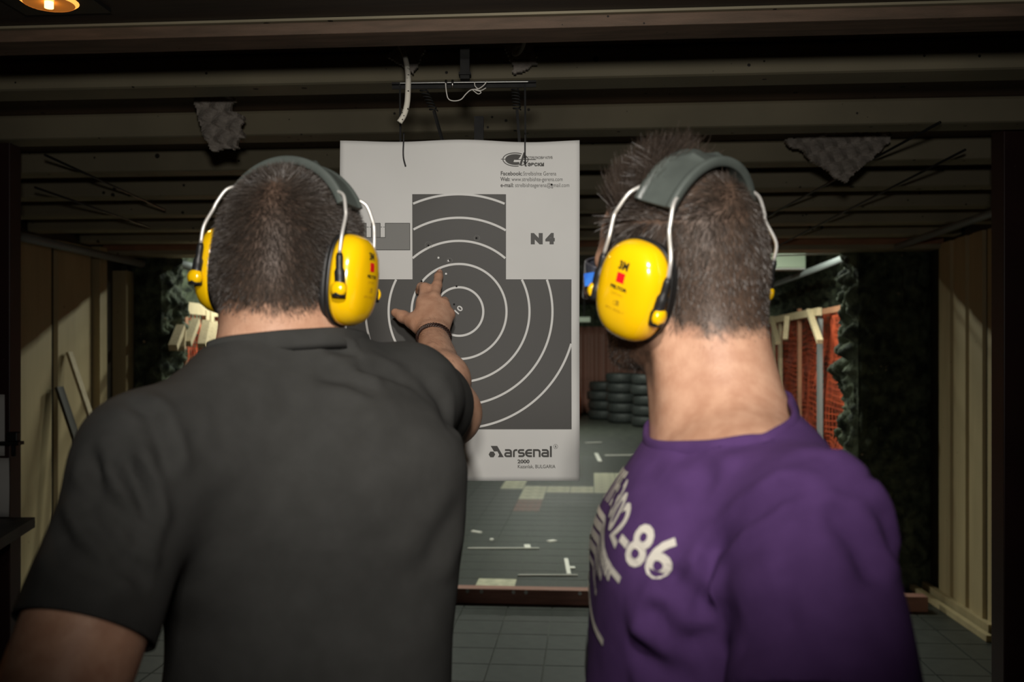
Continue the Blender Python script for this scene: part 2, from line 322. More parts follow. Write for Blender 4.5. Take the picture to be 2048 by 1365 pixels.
# ------------------------------------------------------------------ things in the background
# egg-crate foam patches: a clipped height field with torn outline
def inpoly(x, y, P):
    r = np.zeros(x.shape, bool); n = len(P)
    for i in range(n):
        (x0, y0), (x1, y1) = P[i], P[(i+1) % n]
        c = ((y0 > y) != (y1 > y)) & (x < (x1-x0)*(y-y0)/(y1-y0+1e-9)+x0); r ^= c
    return r
def foampatch(name, poly_px, d, label, cell=26, h=.018, tilt=0., rot=0., fine=3):
    xs = [p[0] for p in poly_px]; ys = [p[1] for p in poly_px]
    X, Y = np.meshgrid(np.arange(min(xs)-4, max(xs)+4, fine, float), np.arange(min(ys)-4, max(ys)+4, fine, float), indexing='ij')
    jx = X+(vnoise(np.stack([X*.09, Y*.09, X*0+3], -1))-.5)*9; jy = Y+(vnoise(np.stack([X*.09, Y*.09, X*0+9], -1))-.5)*9
    ins = inpoly(jx, jy, poly_px)
    u = (X*math.cos(rot)+Y*math.sin(rot))/cell; v = (-X*math.sin(rot)+Y*math.cos(rot))/cell
    fu = (u+.5*(np.floor(v) % 2)) % 1; fv = v % 1
    hh = h*(1-np.clip(np.abs(fu-.5)*2, 0, 1))*np.clip(fv*1.25, 0, 1)*np.where(fv > .85, (1-fv)/.15, 1)
    yc = (min(ys)+max(ys))/2; dd = d+(yc-Y)*tilt*d/F
    k = dd/F; P = np.stack([(X-1024)*k, dd-hh, ZC+(HY-Y)*k], -1); Pb = np.stack([(X-1024)*k, dd+.012, ZC+(HY-Y)*k], -1)
    nx, ny = X.shape; idx = np.arange(nx*ny).reshape(nx, ny); ic = ins[:-1, :-1] & ins[1:, :-1] & ins[1:, 1:] & ins[:-1, 1:]
    Q = np.stack([idx[:-1, :-1], idx[:-1, 1:], idx[1:, 1:], idx[1:, :-1]], -1)[ic]; B = Q[:, ::-1]+nx*ny
    E = {}
    for q in Q:
        for a, b in zip(q, np.roll(q, -1)): E[(a, b)] = 1
    side = [(b, a, a+nx*ny, b+nx*ny) for a, b in E if (b, a) not in E]
    Q = np.concatenate([Q, B, np.array(side)]); V = np.concatenate([P.reshape(-1, 3), Pb.reshape(-1, 3)])
    us = np.unique(Q); rm = np.zeros(len(V), int); rm[us] = np.arange(len(us))
    return tag(mkq(name, V[us], rm[Q], M['patch'], smooth=False), label, 'foam')
foampatch('foam_patch', [(386, 190), (440, 184), (474, 198), (466, 218), (490, 232), (484, 252), (494, 268), (478, 280), (482, 300), (456, 296), (424, 308), (412, 280), (398, 250), (388, 222)], 3.1, 'torn grey egg-crate foam hanging from the ceiling above the black shirt', 30, .022, .25, .35)
foampatch('foam_patch', [(1562, 282), (1612, 272), (1690, 268), (1755, 262), (1786, 268), (1778, 288), (1752, 312), (1724, 338), (1690, 366), (1664, 352), (1630, 328), (1596, 300)], 3.6, 'wide triangular grey egg-crate foam on the ceiling above the purple shirt', 27, .02, .5, -.25)
foampatch('foam_patch', [(774, 118), (790, 84), (838, 78), (852, 100), (838, 128), (826, 152), (800, 132)], 2.63, 'small diamond of grey foam behind the white hanging cord', 60, .004, .1)
foampatch('foam_patch', [(1004, 84), (1022, 72), (1062, 70), (1068, 100), (1078, 128), (1030, 152), (1014, 112)], 2.63, 'small square grey foam above the end of the target carrier', 60, .004, .1)
# cords
c1 = [W(px, py, d) for px, py, d in ((800, 92, 2.58), (806, 104, 2.5), (812, 122, 2.3), (816, 150, 2.14), (816, 180, 2.10), (814, 208, 2.09), (808, 230, 2.085), (799, 245, 2.08))]
tag(tube('cord', spline(c1, 6), .0062, M['cord'], n=10), 'white speckled cord dangling in front of the target carrier', 'cord')
c2 = [W(px, py, d) for px, py, d in ((1052, 70, 2.5), (1046, 92, 2.55), (1038, 105, 2.58), (1028, 108, 2.585), (1030, 96, 2.59), (1040, 90, 2.595))]
tag(tube('cord', spline(c2, 6), .0055, M['string'], n=8), 'short pale cord looped over the square foam', 'cord')
# target carrier: angle bar, two hanger rods, springs, stays, plate
tcar = empty('target_carrier'); tag(tcar, 'black steel carrier with springs holding up the paper target', 'carrier')
D = 2.13
bar('angle_bar', W(784, 168, D), W(1072, 164, D), .012, .004, M['darksteel'], tcar); bar('angle_flange', W(784, 172, D+.005), W(1072, 168, D+.005), .003, .014, M['darksteel'], tcar)
bar('steel_edge', W(800, 166.5, D-.0065), W(1056, 163.5, D-.0065), .0012, .0012, M['steel'], tcar)  # thin bright steel strip along the front edge of the bar
for px in (800, 1050): bar('hanger_rod', W(px, 168, D), W(px+1, 300, D-.035), .004, .004, M['darksteel'], tcar)
for px, py, lx in ((846, 178, 22), (1030, 176, 4)):
    n = 90; pts = [W(px+lx*k/n, py+44*k/n, D-.005)+Vector((math.cos(k/n*2*PI*7)*.008, math.sin(k/n*2*PI*7)*.008, 0)) for k in range(n+1)]
    tube('spring', pts, .0016, M['darksteel'], tcar, 5)
bar('stay', W(868, 222, D-.005), W(890, 300, D-.02), .006, .005, M['darksteel'], tcar); bar('stay', W(1034, 220, D-.005), W(1040, 300, D-.02), .006, .005, M['darksteel'], tcar)
bar('stay', W(958, 236, D), W(958, 300, D-.01), .02, .02, M['darksteel'], tcar)
bar('mount_plate', W(918, 150, D+.02), W(942, 150, D+.02), .03, .006, M['darksteel'], tcar); bar('mount_post', W(930, 160, D+.02), W(930, 70, D+.02), .02, .02, M['darksteel'], tcar)
for px in (892, 905): tube('bolt', [W(px, 160, D-.008), W(px, 176, D-.008)], .0025, M['steel'], tcar, 6)
c3 = [W(px, py, 2.11) for px, py in ((891, 166), (893, 185), (897, 198), (908, 202), (922, 199), (932, 188), (942, 180), (956, 178), (966, 172), (974, 163))]
st = tag(tube('wire_tangle', spline(c3, 6), .0013, M['string'], n=5), 'loose pale wire tangled on the carrier bar above the target', 'wire')
tube('loop', spline([W(px, py, 2.112) for px, py in ((944, 179), (956, 188), (962, 184), (950, 180), (962, 181), (972, 176))], 6), .0011, M['string'], st, 5); tube('loop', spline([W(px, py, 2.112) for px, py in ((949, 164), (950, 172), (956, 178))], 6), .0011, M['string'], st, 5)
# recessed ceiling lamp
p = w2l(Vector(((98-1024)/F*1.845, 1.845, 2.264))); lm = empty('ceiling_lamp', True); tag(lm, 'glowing amber recessed lamp in the dark ceiling', 'lamp')
def disc_ring(name, c, r0, r1, z0, z1, m, par, n=32):
    V = []; Fc = []
    for k in range(n):
        an = 2*PI*k/n; V += [(c.x+r0*math.cos(an), c.y+r0*math.sin(an), z0), (c.x+r1*math.cos(an), c.y+r1*math.sin(an), z1)]
    for k in range(n): a = 2*k; b = (2*k+2) % (2*n); Fc.append((a, b, b+1, a+1))
    return mk(name, V, Fc, m, par, smooth=True)
V = []; bq = .085
pl = box('plate', p.x-.085, p.x+.085, p.y-.07, p.y+.07, 2.2555, 2.2635, M['black'], lm)
disc_ring('rim', p, .052, .045, 2.2555, 2.2505, M['lamprim'], lm); disc_ring('reflector', p, .0452, .001, 2.2506, 2.2552, M['lampin'], lm)
tube('bulb', [(p.x, p.y, 2.2550), (p.x, p.y, 2.243)], .008, M['bulb'], lm, 12)
wl_ = light('ceiling_lamp_light', 'SPOT', RW(p.x, p.y, 2.235), RW(p.x+.2, p.y-.5, 0), 4, (1, .55, .2), spot_size=2.2, spot_blend=.6, shadow_soft_size=.03)
# conduits and wires
tag(tube('conduit_pipe', [(2.02, 3.6, 2.315), (2.02, 6.9, 2.315)], .022, M['pipe'], rng=True), 'grey pipe running along the cream wall behind the purple shirt', 'pipe')
tag(tube('conduit_pipe', [(2.05, 7.33, 2.385), (2.05, 16, 2.385)], .03, M['pipe'], rng=True), 'grey pipe over the red net beside the pale green lamp', 'pipe')
tag(tube('conduit_pipe', [(-3.2, 4.9, 2.27), (-3.2, 6.9, 2.25)], .026, M['pipe'], rng=True), 'dark pipe sloping along the cream wall behind the black shirt', 'pipe')
tag(tube('conduit_pipe', [(-3.2, 7.33, 2.31), (-3.2, 14, 2.31)], .034, M['pipe'], rng=True), 'pale pipe beyond the opening beside the yellow cup', 'pipe')
for k, (q0, q1, lb) in enumerate((((1880, 245, 3.05), (1500, 452, 5.65), 'thin dark cable crossing the triangular foam on the ceiling'), ((1930, 300, 3.45), (1560, 490, 6.4), 'thin dark cable running below the triangular foam on the ceiling'),
                              ((90, 310, 3.6), (330, 420, 5.0), 'upper thin dark cable crossing the ceiling over the black shirt'), ((70, 375, 4.1), (300, 455, 5.7), 'lower thin dark cable crossing the ceiling over the black shirt'))):
    tag(tube('cable', [W(*q0), W(*q1)], .005, M['black'], n=6), lb, 'cable')
tag(tube('string', [LB(1500, 513, 7.35), LB(1704, 507, 7.35)], .006, M['string'], n=6, rng=True), 'white string stretched across the opening above the red net', 'string')
# fluorescent housing beyond the opening
fx = empty('fluorescent_lamp', True); tag(fx, 'pale green lamp housing beyond the opening above the red net', 'lamp')
q0 = LB(1440, 537, 9.6); q1 = LB(1612, 492, 9.6)
box('housing', q0.x, q1.x, 9.6, 9.85, q0.z, q1.z+.3, M['fixture'], fx, bv=.01); box('bracket', q1.x-.28, q1.x-.25, 9.585, 9.6, q1.z-.06, q1.z+.02, M['white'], fx); box('reflector', q0.x, q1.x, 9.62, 9.83, q0.z-.01, q0.z, M['white'], fx)
# mesh fences along both range walls
def net(par, a, b0, b1, z0, z1, cell, seed, w=.009):
    V = []; Fc = []; nb = int((b1-b0)/cell); nz = int((z1-z0)/cell)
    def pt(b, z): 
        q = np.array([b*1.6+seed, z*2.2, seed]); o = (vnoise(q)-.5)*.16+(vnoise(q*3)-.5)*.05
        return a+o, b+(vnoise(q*2+9)-.5)*.05, z+(vnoise(q*2.3+4)-.5)*.10
    for i in range(nb+1):
        for j in range(nz*2+1):
            x, b, z = pt(b0+(b1-b0)*i/nb, z0+(z1-z0)*j/(nz*2)); n = len(V); V += [(x, b-w*1.5, z), (x, b+w*1.5, z)]
            if j: Fc.append((n-2, n-1, n+1, n))
    for j in range(nz+1):
        for i in range(nb+1):
            x, b, z = pt(b0+(b1-b0)*i/nb, z0+(z1-z0)*j/nz); n = len(V); V += [(x, b, z-w/2), (x, b, z+w/2)]
            if i: Fc.append((n-2, n-1, n+1, n))
    o = mk('netting', V, Fc, M['net'], par); o['kind'] = 'stuff'; return o
fr = empty('net_fence', True); tag(fr, 'orange red net fence with pale posts behind the purple shirt', 'fence')
a = 2.1
net(fr, a+.05, 7.9, 15, .05, 1.97, .055, 1.); net(fr, a+.12, 7.9, 15, .05, 1.97, .06, 21.)
for px, w, m_ in ((1643, .06, 'steel'), (1602, .035, 'woodred'), (1563, .05, 'wood'), (1549, .05, 'wood'), (1530, .045, 'wood'), (1516, .045, 'wood')):
    q = LA(px, 700, a); box('post', a-.03, a+.0, q.y-w*.9, q.y+w*.9, 0, 2.0 if m_ != 'woodred' else 2.06, M['pipe' if m_ == 'steel' else m_], fr)
q = LA(1698, 640, a); box('post', a-.03, a, q.y-.03, q.y+.03, 0, 2.0, M['wood'], fr)
b_ = LA(1648, 620, a).y; bar('rail', (a-.04, b_, 1.99), (a-.04, 15, 1.99), .04, .07, M['wood'], fr, False); bar('rail', (a, 7.9, 1.99), (a, b_, 1.99), .03, .05, M['woodred'], fr)
for (x0, y0), (x1, y1) in (((1618, 622), (1640, 684)), ((1543, 636), (1556, 686)), ((1575, 634), (1571, 680)), ((1528, 636), (1536, 700))): bar('brace', LA(x0, y0, a-.08), LA(x1, y1, a-.12), .05, .04, M['wood'], fr)
fl = empty('net_fence', True); tag(fl, 'orange red net fence with pale braces behind the black shirt', 'fence')
a = -3.1
net(fl, a-.05, 7.5, 12, .05, 1.93, .055, 5.); net(fl, a-.12, 7.5, 12, .05, 1.93, .06, 31.)
bar('rail', (a, 7.4, 1.96), (a, 12, 1.96), .05, .09, M['wood'], fl)
for px, w, m_ in ((347, .03, 'wood'), (366, .035, 'woodred'), (409, .05, 'wood'), (418, .045, 'wood'), (450, .05, 'wood')):
    q = LA(px, 700, a); box('post', a, a+.03, q.y-w*.8, q.y+w*.8, 0, 1.96, M[m_], fl)
for (x0, y0), (x1, y1) in (((362, 655), (346, 696)), ((392, 642), (374, 688)), ((413, 645), (404, 692)), ((430, 648), (422, 690)), ((364, 660), (361, 698))): bar('brace', LA(x0, y0, a+.1), LA(x1, y1, a+.14), .06, .05, M['wood'], fl)
# battens
tag(bar('wooden_batten', LF(1822, 1158)+Vector((-.02, 0, .03)), LF(1990, 1270)+Vector((-.02, 0, .03)), .035, .05, M['cream'], rng=True), 'cream batten lying on the floor along the wall, nearer the wall', 'batten')
tag(bar('wooden_batten', LF(1822, 1172)+Vector((-.03, -.12, .02)), LF(1990, 1286)+Vector((-.03, 0, .02)), .035, .035, M['cream'], rng=True), 'cream batten lying on the floor along the wall, farther from the wall', 'batten')
q = LA(138, 705, AL+.05); q2 = LA(205, 905, AL+.28); q2 = Vector((q2.x, q2.y, q2.z)); dv = (q2-q).normalized(); foot = q+dv*(q.z/-dv.z)
tag(bar('wooden_batten', q, foot, .05, .02, M['wood'], rng=True), 'pale batten leaning on the cream wall, upper of two', 'batten')
q = q+Vector((.01, -.14, -.22)); foot = q+dv*(q.z/-dv.z)
tag(bar('wooden_batten', q, foot, .07, .02, M['darktrim'], rng=True), 'dark batten leaning on the cream wall below the pale one', 'batten')
# tyres stacked far down the range
def tyre(loc, R, r, ax, label):
    n, m_ = 28, 12; V = []; Fc = []
    for i in range(n):
        t = 2*PI*i/n
        for k in range(m_):
            s = 2*PI*k/m_; rr = R-r+r*1.0*math.copysign(abs(math.cos(s))**.6, math.cos(s)); zz = r*1.15*math.copysign(abs(math.sin(s))**.6, math.sin(s))
            if (i % 2) and abs(math.cos(s)) > .6 and math.cos(s) > 0: rr -= .012
            V.append((rr*math.cos(t), rr*math.sin(t), zz))
            Fc.append((i*m_+k, ((i+1) % n)*m_+k, ((i+1) % n)*m_+(k+1) % m_, i*m_+(k+1) % m_))
    o = mk('tire', V, Fc, M['rubber'], smooth=True); o.location = loc; o.rotation_euler = ax; return tag(o, label, 'tire', 'tires stacked down the range')
rr = random.Random(3); names = ['bottom', 'second', 'third', 'fourth', 'fifth']
for s_, (px, yb, d, ct) in enumerate(((1302, 853, 21.0, 5), (1246, 845, 23.0, 5), (1208, 838, 25.0, 4))):
    b = LF(px, yb); w = RW(b.x, b.y, 0)
    for k in range(ct):
        tyre((w.x+rr.uniform(-.05, .05), w.y, s_*0+.117+.2345*k), .42, .1, (0, 0, rr.random()*6), f'{names[k]} tire of the {["nearest stack by the neck", "middle stack", "farthest stack near the paper edge"][s_]}')
b = LF(1160, 836); w = RW(b.x, b.y, 0)
V, Fc = tubev([(w.x-.5, w.y-.2, .0), (w.x-.4, w.y-.2, .55), (w.x-.3, w.y-.2, .95), (w.x-.2, w.y-.2, 1.0)], [.5, .42, .3, .05], 14)
tag(mk('net_bundle', V, Fc, M['orange'], smooth=True), 'orange bundle on the floor beside the farthest tires', 'bundle')
# dull red net curtain in front of the end wall, and a lamp housing under the far ceiling
V = []; Fc = []; n = 60; q0 = LB(1120, 600, 26.6).x; q1 = LB(1400, 600, 26.6).x
for k in range(n+1):
    a_ = q0+(q1-q0)*k/n; o_ = .12*math.sin(k*1.9)+.06*math.sin(k*.7)
    for j in range(9): V.append((a_, 26.6+o_*(.4+.6*j/8), 2.35-2.3*j/8))
    if k:
        for j in range(8): b = k*9+j; Fc.append((b-9, b, b+1, b-8))
o = tag(mk('net_curtain', V, Fc, M['redboard'], smooth=True, rng=True), 'dull red net curtain hanging far behind the tires', 'curtain'); md = o.modifiers.new('thick', 'SOLIDIFY'); md.thickness = .01
o = empty('fluorescent_lamp', True); tag(o, 'small pale lamp housing far down the range beside the paper edge', 'lamp')
q0 = LB(1080, 645, 18); q1 = LB(1181, 634, 18); box('housing', q0.x, q1.x, 18, 18.2, q0.z, q1.z, M['fixture'], o, bv=.01); box('hanger', q0.x+.1, q0.x+.13, 18.08, 18.12, q1.z, 2.95, M['darksteel'], o); box('hanger', q1.x-.13, q1.x-.1, 18.08, 18.12, q1.z, 2.95, M['darksteel'], o)
# scraps on the floor
def scrap(x0, y0, x1, y1, w, label, m='string'):
    p0 = LF(x0, y0); p1 = LF(x1, y1); o = bar('floor_scrap', p0+Vector((0, 0, .006)), p1+Vector((0, 0, .006)), w, .01, M[m], rng=True); tag(o, label, 'scrap')
scrap(936, 1099, 1078, 1099, .02, 'long pale strip lying across the dark floor tiles'); scrap(1054, 1092, 1056, 1100, .05, 'short pale peg on the end of the long strip')
scrap(1132, 1120, 1138, 1151, .03, 'upright pale strip on floor near the white tile'); scrap(1140, 1138, 1150, 1138, .06, 'small white scrap beside the upright strip')
scrap(1036, 1153, 1155, 1153, .015, 'thin pale string on floor between the two pale tiles'); scrap(980, 1081, 987, 1081, .05, 'tiny yellow white scrap above the long strip')
scrap(1097, 1085, 1110, 1083, .05, 'small flat pale scrap between the two shirts'); scrap(944, 1064, 962, 1067, .03, 'curved pale scrap beside the black shirt')
scrap(1210, 912, 1300, 911, .06, 'long pale strip far down the range floor'); scrap(1192, 908, 1200, 924, .06, 'short slanting pale strip far down the range floor'); scrap(1170, 887, 1202, 886, .1, 'pale scrap beside the paper edge far down the range')
# ------------------------------------------------------------------ the paper target (paper coordinates are millimetre-like units, 480 x 681 across)
PD = 2.05
def paper_pt(u, v, lift=0.):    # u,v: sheet units; the sheet waves a little towards its top edge
    top = max(0, (430-v)/150.)
    y = PD+.006*math.sin((u-680)/479*2*PI*1.4+.6)*min(top, 1)+.004*math.sin(v*.012)-.0005
    vv = v
    if v < 340: vv = v+(340-v)/60*(3.0-3.0*math.cos((u-680)/479*2*PI*2-.3))*.5
    p = W(u, vv, PD); return (p.x, y-lift, p.z)
nu, nv = 48, 68; V = []; Fc = []
for j in range(nv+1):
    for i in range(nu+1): V.append(paper_pt(680+479*i/nu, 281+681*j/nv))
for j in range(nv):
    for i in range(nu): a = j*(nu+1)+i; Fc.append((a, a+nu+1, a+nu+2, a+1))
paper = tag(mk('paper_target', V, Fc, M['white'], smooth=True), 'large white paper target with black ring print held by the carrier', 'target')
md = paper.modifiers.new('thick', 'SOLIDIFY'); md.thickness = .0004; md.offset = 1
def flatmesh(name, V2, Fc, m, lift, par=paper): return mk(name, [paper_pt(x, y, lift) for x, y in V2], Fc, m, par)
def prect(name, x0, x1, y0, y1, m, lift, par=paper, step=9):
    n = max(1, int((x1-x0)/step)); k = max(1, int((y1-y0)/step)); V = []; Fc = []
    for j in range(k+1):
        for i in range(n+1): V.append((x0+(x1-x0)*i/n, y0+(y1-y0)*j/k))
    for j in range(k):
        for i in range(n): a = j*(n+1)+i; Fc.append((a, a+n+1, a+n+2, a+1))
    return flatmesh(name, V, Fc, m, lift, par)
prect('black_field', 825, 1012, 389.5, 559, M['ink'], .0008); prect('black_field', 693, 1143, 559, 859, M['ink'], .0008)
def inblack(x, y): return (825 <= x <= 1012 and 389.5 <= y <= 559) or (693 <= x <= 1143 and 559 <= y <= 859)
CX, CY = 918, 623.5
for R in (48.5, 95, 141, 187, 233.5):
    n = 360; on = [inblack(CX+R*math.cos(2*PI*k/n), CY+R*math.sin(2*PI*k/n)) for k in range(n)]
    st0 = on.index(False) if False in on else 0; runs = []; cur = []
    for k in range(st0, st0+n+1):
        if on[k % n]: cur.append(k)
        elif cur: runs.append(cur); cur = []
    if cur: runs.append(cur)
    for run in runs:        # one arc where the black field breaks the ring
        V = []; Fc = []
        for i, k in enumerate(run):
            t = 2*PI*k/n; V += [(CX+r*math.cos(t), CY+r*math.sin(t)) for r in (R-2.2, R+2.2)]
            if i: Fc.append((2*i-2, 2*i, 2*i+1, 2*i-1))
        if len(run) > 2: flatmesh('score_ring', V, Fc, M['inkwhite'], .0014)
def textdata(s, size, bold=0., xs=1., align='LEFT'):
    cu = bpy.data.curves.new('t', 'FONT'); cu.body = s; cu.size = size; cu.offset = bold; cu.align_x = align; cu.resolution_u = 3
    o = bpy.data.objects.new('t', cu); COL.objects.link(o); dg = bpy.context.evaluated_depsgraph_get(); dg.update()
    me = o.evaluated_get(dg).to_mesh(); V = [(v.co.x*xs, v.co.y) for v in me.vertices]; Fc = [tuple(p.vertices) for p in me.polygons]
    o.to_mesh_clear(); bpy.data.objects.remove(o); bpy.data.curves.remove(cu); return V, Fc
def ptext(s, x, y, size, bold=0., width=None, m='ink', lift=.0008, rot=0., par=paper, name='lettering'):
    V, Fc = textdata(s, size, bold)
    if width: w = max(v[0] for v in V)-min(v[0] for v in V); k = width/w; V = [(a*k, b) for a, b in V]
    c, sn = math.cos(rot), math.sin(rot)
    return flatmesh(name, [(x+a*c+b*sn, y-b*c+a*sn) for a, b in V], [f[::-1] for f in Fc], M[m], lift, par)
ptext('Facebook:', 1001, 351.5, 11.5, .25, 43); ptext('Strelbishte Gerena', 1046, 351.5, 11.5, 0, 66)
ptext('Web:', 1001, 363, 11.5, .25, 19.5); ptext('www.strelbishte-gerena.com', 1023, 363, 11.5, 0, 102)
ptext('e-mail:', 1001, 375, 11.5, .25, 26); ptext('strelbishtegerena@gmail.com', 1030, 375, 11.5, 0, 108)
ptext('N 4', 1062, 487, 26, 2.4, 48)
ptext('10', 914, 632, 16, .35, 16, 'inkwhite', .0014, -.85)
ptext('2000', 1035, 926.5, 10, .35, 24); ptext('Kazanlak, BULGARIA', 1035, 936.5, 10, .05, 75)
# club emblem: ellipse rings, target sector, aiming cross and pistol-like mark
def ellring(cx, cy, rx, ry, w, m, lift, a0=0, a1=2*PI, n=64):
    V = []; Fc = []
    for k in range(n+1):
        t = a0+(a1-a0)*k/n; V += [(cx+(rx-w)*math.cos(t), cy+(ry-w)*math.sin(t)), (cx+rx*math.cos(t), cy+ry*math.sin(t))]
        if k: b = 2*k; Fc.append((b-2, b, b+1, b-1))
    return V, Fc
def poly(name, P, m='ink', lift=.0008, par=paper): return flatmesh(name, P, [tuple(range(len(P)))], M[m], lift, par)
emb = poly('emblem', [(1002, 317.8), (1072, 317.8), (1072, 319.2), (1002, 319.2)])
V, Fc = ellring(1031, 318.5, 26, 15, 1.8, 'ink', 0); flatmesh('emblem_ring', V, Fc, M['ink'], .0009, emb)
V, Fc = ellring(1031, 318.5, 20.5, 11.5, 11, 'ink', 0, .75*PI-.5, 1.5*PI+.6); flatmesh('emblem_sector', V, Fc, M['ink'], .0010, emb)
V, Fc = ellring(1031, 318.5, 20.5, 11.5, 6, 'ink', 0, .35*PI, .8*PI); flatmesh('emblem_sector', V, Fc, M['ink'], .0010, emb)
poly('emblem_mark', [(1037, 334), (1045, 302), (1048, 302), (1041, 334)], 'inkwhite', .0012, emb); poly('emblem_mark', [(1038, 331), (1047, 303), (1051, 303), (1043, 331)], 'ink', .0014, emb)
poly('emblem_mark', [(1046, 322), (1049.5, 322), (1054, 333), (1050, 333)], 'ink', .0014, emb); poly('emblem_mark', [(1046, 312), (1053, 312), (1053, 316), (1046, 316)], 'ink', .0014, emb)
ptext('СТРЕЛКОВИ КЛУБ', 1055, 317, 7, .15, 50, par=emb, lift=.0015); ptext('ЕВСКИ'.lower(), 1055, 332, 12, .5, 33, par=emb, lift=.0015)
# maker's mark and name at the foot of the sheet
lg = poly('maker_mark', [(981.5, 892), (994.5, 892), (1007.5, 914.5), (996, 914.5), (998.5, 909.5), (995, 903), (988, 903)])
poly('maker_hexagon', [(984-6.6*math.cos(k*PI/3), 909-6.6*math.sin(k*PI/3)) for k in range(6)], par=lg)
V, Fc = ellring(1111, 893.3, 4.6, 4.6, .6, 'ink', 0, n=24); flatmesh('registered_ring', V, Fc, M['ink'], .0008, lg); ptext('R', 1109.2, 895.8, 6.5, .1, 3.8, par=lg)
# the maker's name in squared rounded letters: ribbons of even width
def ribbon(P, w):
    V = []; Fc = []
    for i, (x, y) in enumerate(P):
        p0 = P[max(i-1, 0)]; p1 = P[min(i+1, len(P)-1)]; d0 = Vector((x-p0[0], y-p0[1])); d1 = Vector((p1[0]-x, p1[1]-y))
        d0 = d0.normalized() if d0.length > 0 else d1.normalized(); d1 = d1.normalized() if d1.length > 0 else d0
        t = (d0+d1).normalized(); nr = Vector((-t.y, t.x)); k = 1/max(.6, nr.dot(Vector((-d0.y, d0.x)))); V += [(x-nr.x*w/2*k, y-nr.y*w/2*k), (x+nr.x*w/2*k, y+nr.y*w/2*k)]
        if i: Fc.append((2*i-2, 2*i, 2*i+1, 2*i-1))
    return V, Fc
def letters(x, y0, paths, adv):
    for P in paths:
        V, Fc = ribbon([(x+a, y0-b) for a, b in P], 3.8); flatmesh('letter', V, Fc, M['ink'], .0010, lg)
def rc(cx, cy, r, a0, a1, n=5): return [(cx+r*math.cos(math.radians(a0+(a1-a0)*k/n)), cy+r*math.sin(math.radians(a0+(a1-a0)*k/n))) for k in range(n+1)]
aa = [[(1.5, 14)]+rc(9.5, 10, 4, 90, 0)+[(13.5, 0)], [(13.5, 8)]+rc(5, 5, 3.2, 90, 270)+[(13.5, 1.8)]]
rr_ = [[(2, 0), (2, 9)]+rc(6, 10, 4, 180, 90)+[(9, 14)]]
ss = [[(13, 14)]+rc(5, 11, 3, 90, 270)+rc(9.5, 5, 3.1, 90, -90)+[(1.5, 1.9)]]
ee = [[(13, 14)]+rc(7, 8, 6.1, 90, 270, 9)+[(13, 1.9)], [(2, 8), (13, 8)]]
nn_ = [[(2, 0), (2, 15.9)], [(2, 14)]+rc(9.5, 10, 4, 90, 0)+[(13.5, 0)]]
ll = [[(2, 0), (2, 22)]]
x_ = 1008.5
for Lt, adv in ((aa, 17.2), (rr_, 9.6), (ss, 15.6), (ee, 14.8), (nn_, 16.6), (aa, 17.2), (ll, 5)): letters(x_, 914.3, Lt, adv); x_ += adv
# sight picture at the side
sg = prect('sight_diagram', 684, 820, 475.5, 500, M['inkgrey'], .0008)
for x0, x1 in ((684, 733), (771, 820), (743, 761)): prect('sight_block', x0, x1, 447.5, 475.5, M['inkgrey'], .0008, sg)
for x0, x1, y0, y1 in ((684, 820, 499.5, 501), (819.3, 820.7, 447, 501), (771, 820, 446.8, 448.1), (770.4, 771.7, 447, 476), (684, 733, 446.8, 448.1), (732.4, 733.7, 447, 476), (733, 771, 475, 476.2), (742.4, 743.7, 447, 476), (760.4, 761.7, 447, 476), (743, 761, 446.8, 448.1), (734, 738, 454.5, 455.5), (740, 743, 454.5, 455.5), (762, 765, 454.5, 455.5), (767, 770, 454.5, 455.5)): prect('outline', x0, x1, y0, y1, M['ink'], .0012, sg)
def dot(name, x, y, r, m, lift=.0018): 
    poly(name, [(x+r*math.cos(k*PI/5)*(1+.2*math.sin(k*2.3)), y-r*math.sin(k*PI/5)) for k in range(10)], m, lift)
for x, y in ((877, 516), (897, 522), (892, 548)): dot('bullet_hole', x, y, 2.1, 'inkwhite')
for x, y, r in ((913, 573, 2.0), (908, 609, 2.0), (843, 563, 2.2), (953, 477, 2), (857, 491.5, 1.8), (899, 521, 1.6), (1103, 370, 2)): dot('bullet_hole', x, y, r, 'hole')
for x, y, rx in ((954, 477, 6), (857, 491, 7), (899, 522, 6)):
    V, Fc = ellring(x, y, rx, rx*.95, .5, 'ink', 0, n=24); flatmesh('pencil_circle', V, Fc, M['inkgrey'], .0017)
# wire hooks through the sheet
for pts in (((808, 262), (807.5, 285), (807, 303), (808, 318), (812, 334)), ((1050, 262), (1050, 290), (1050, 312), (1051, 328))):
    tube('wire_hook', spline([Vector(paper_pt(x, y, .004)) for x, y in pts], 5), .0016, M['black'], tcar, 6)
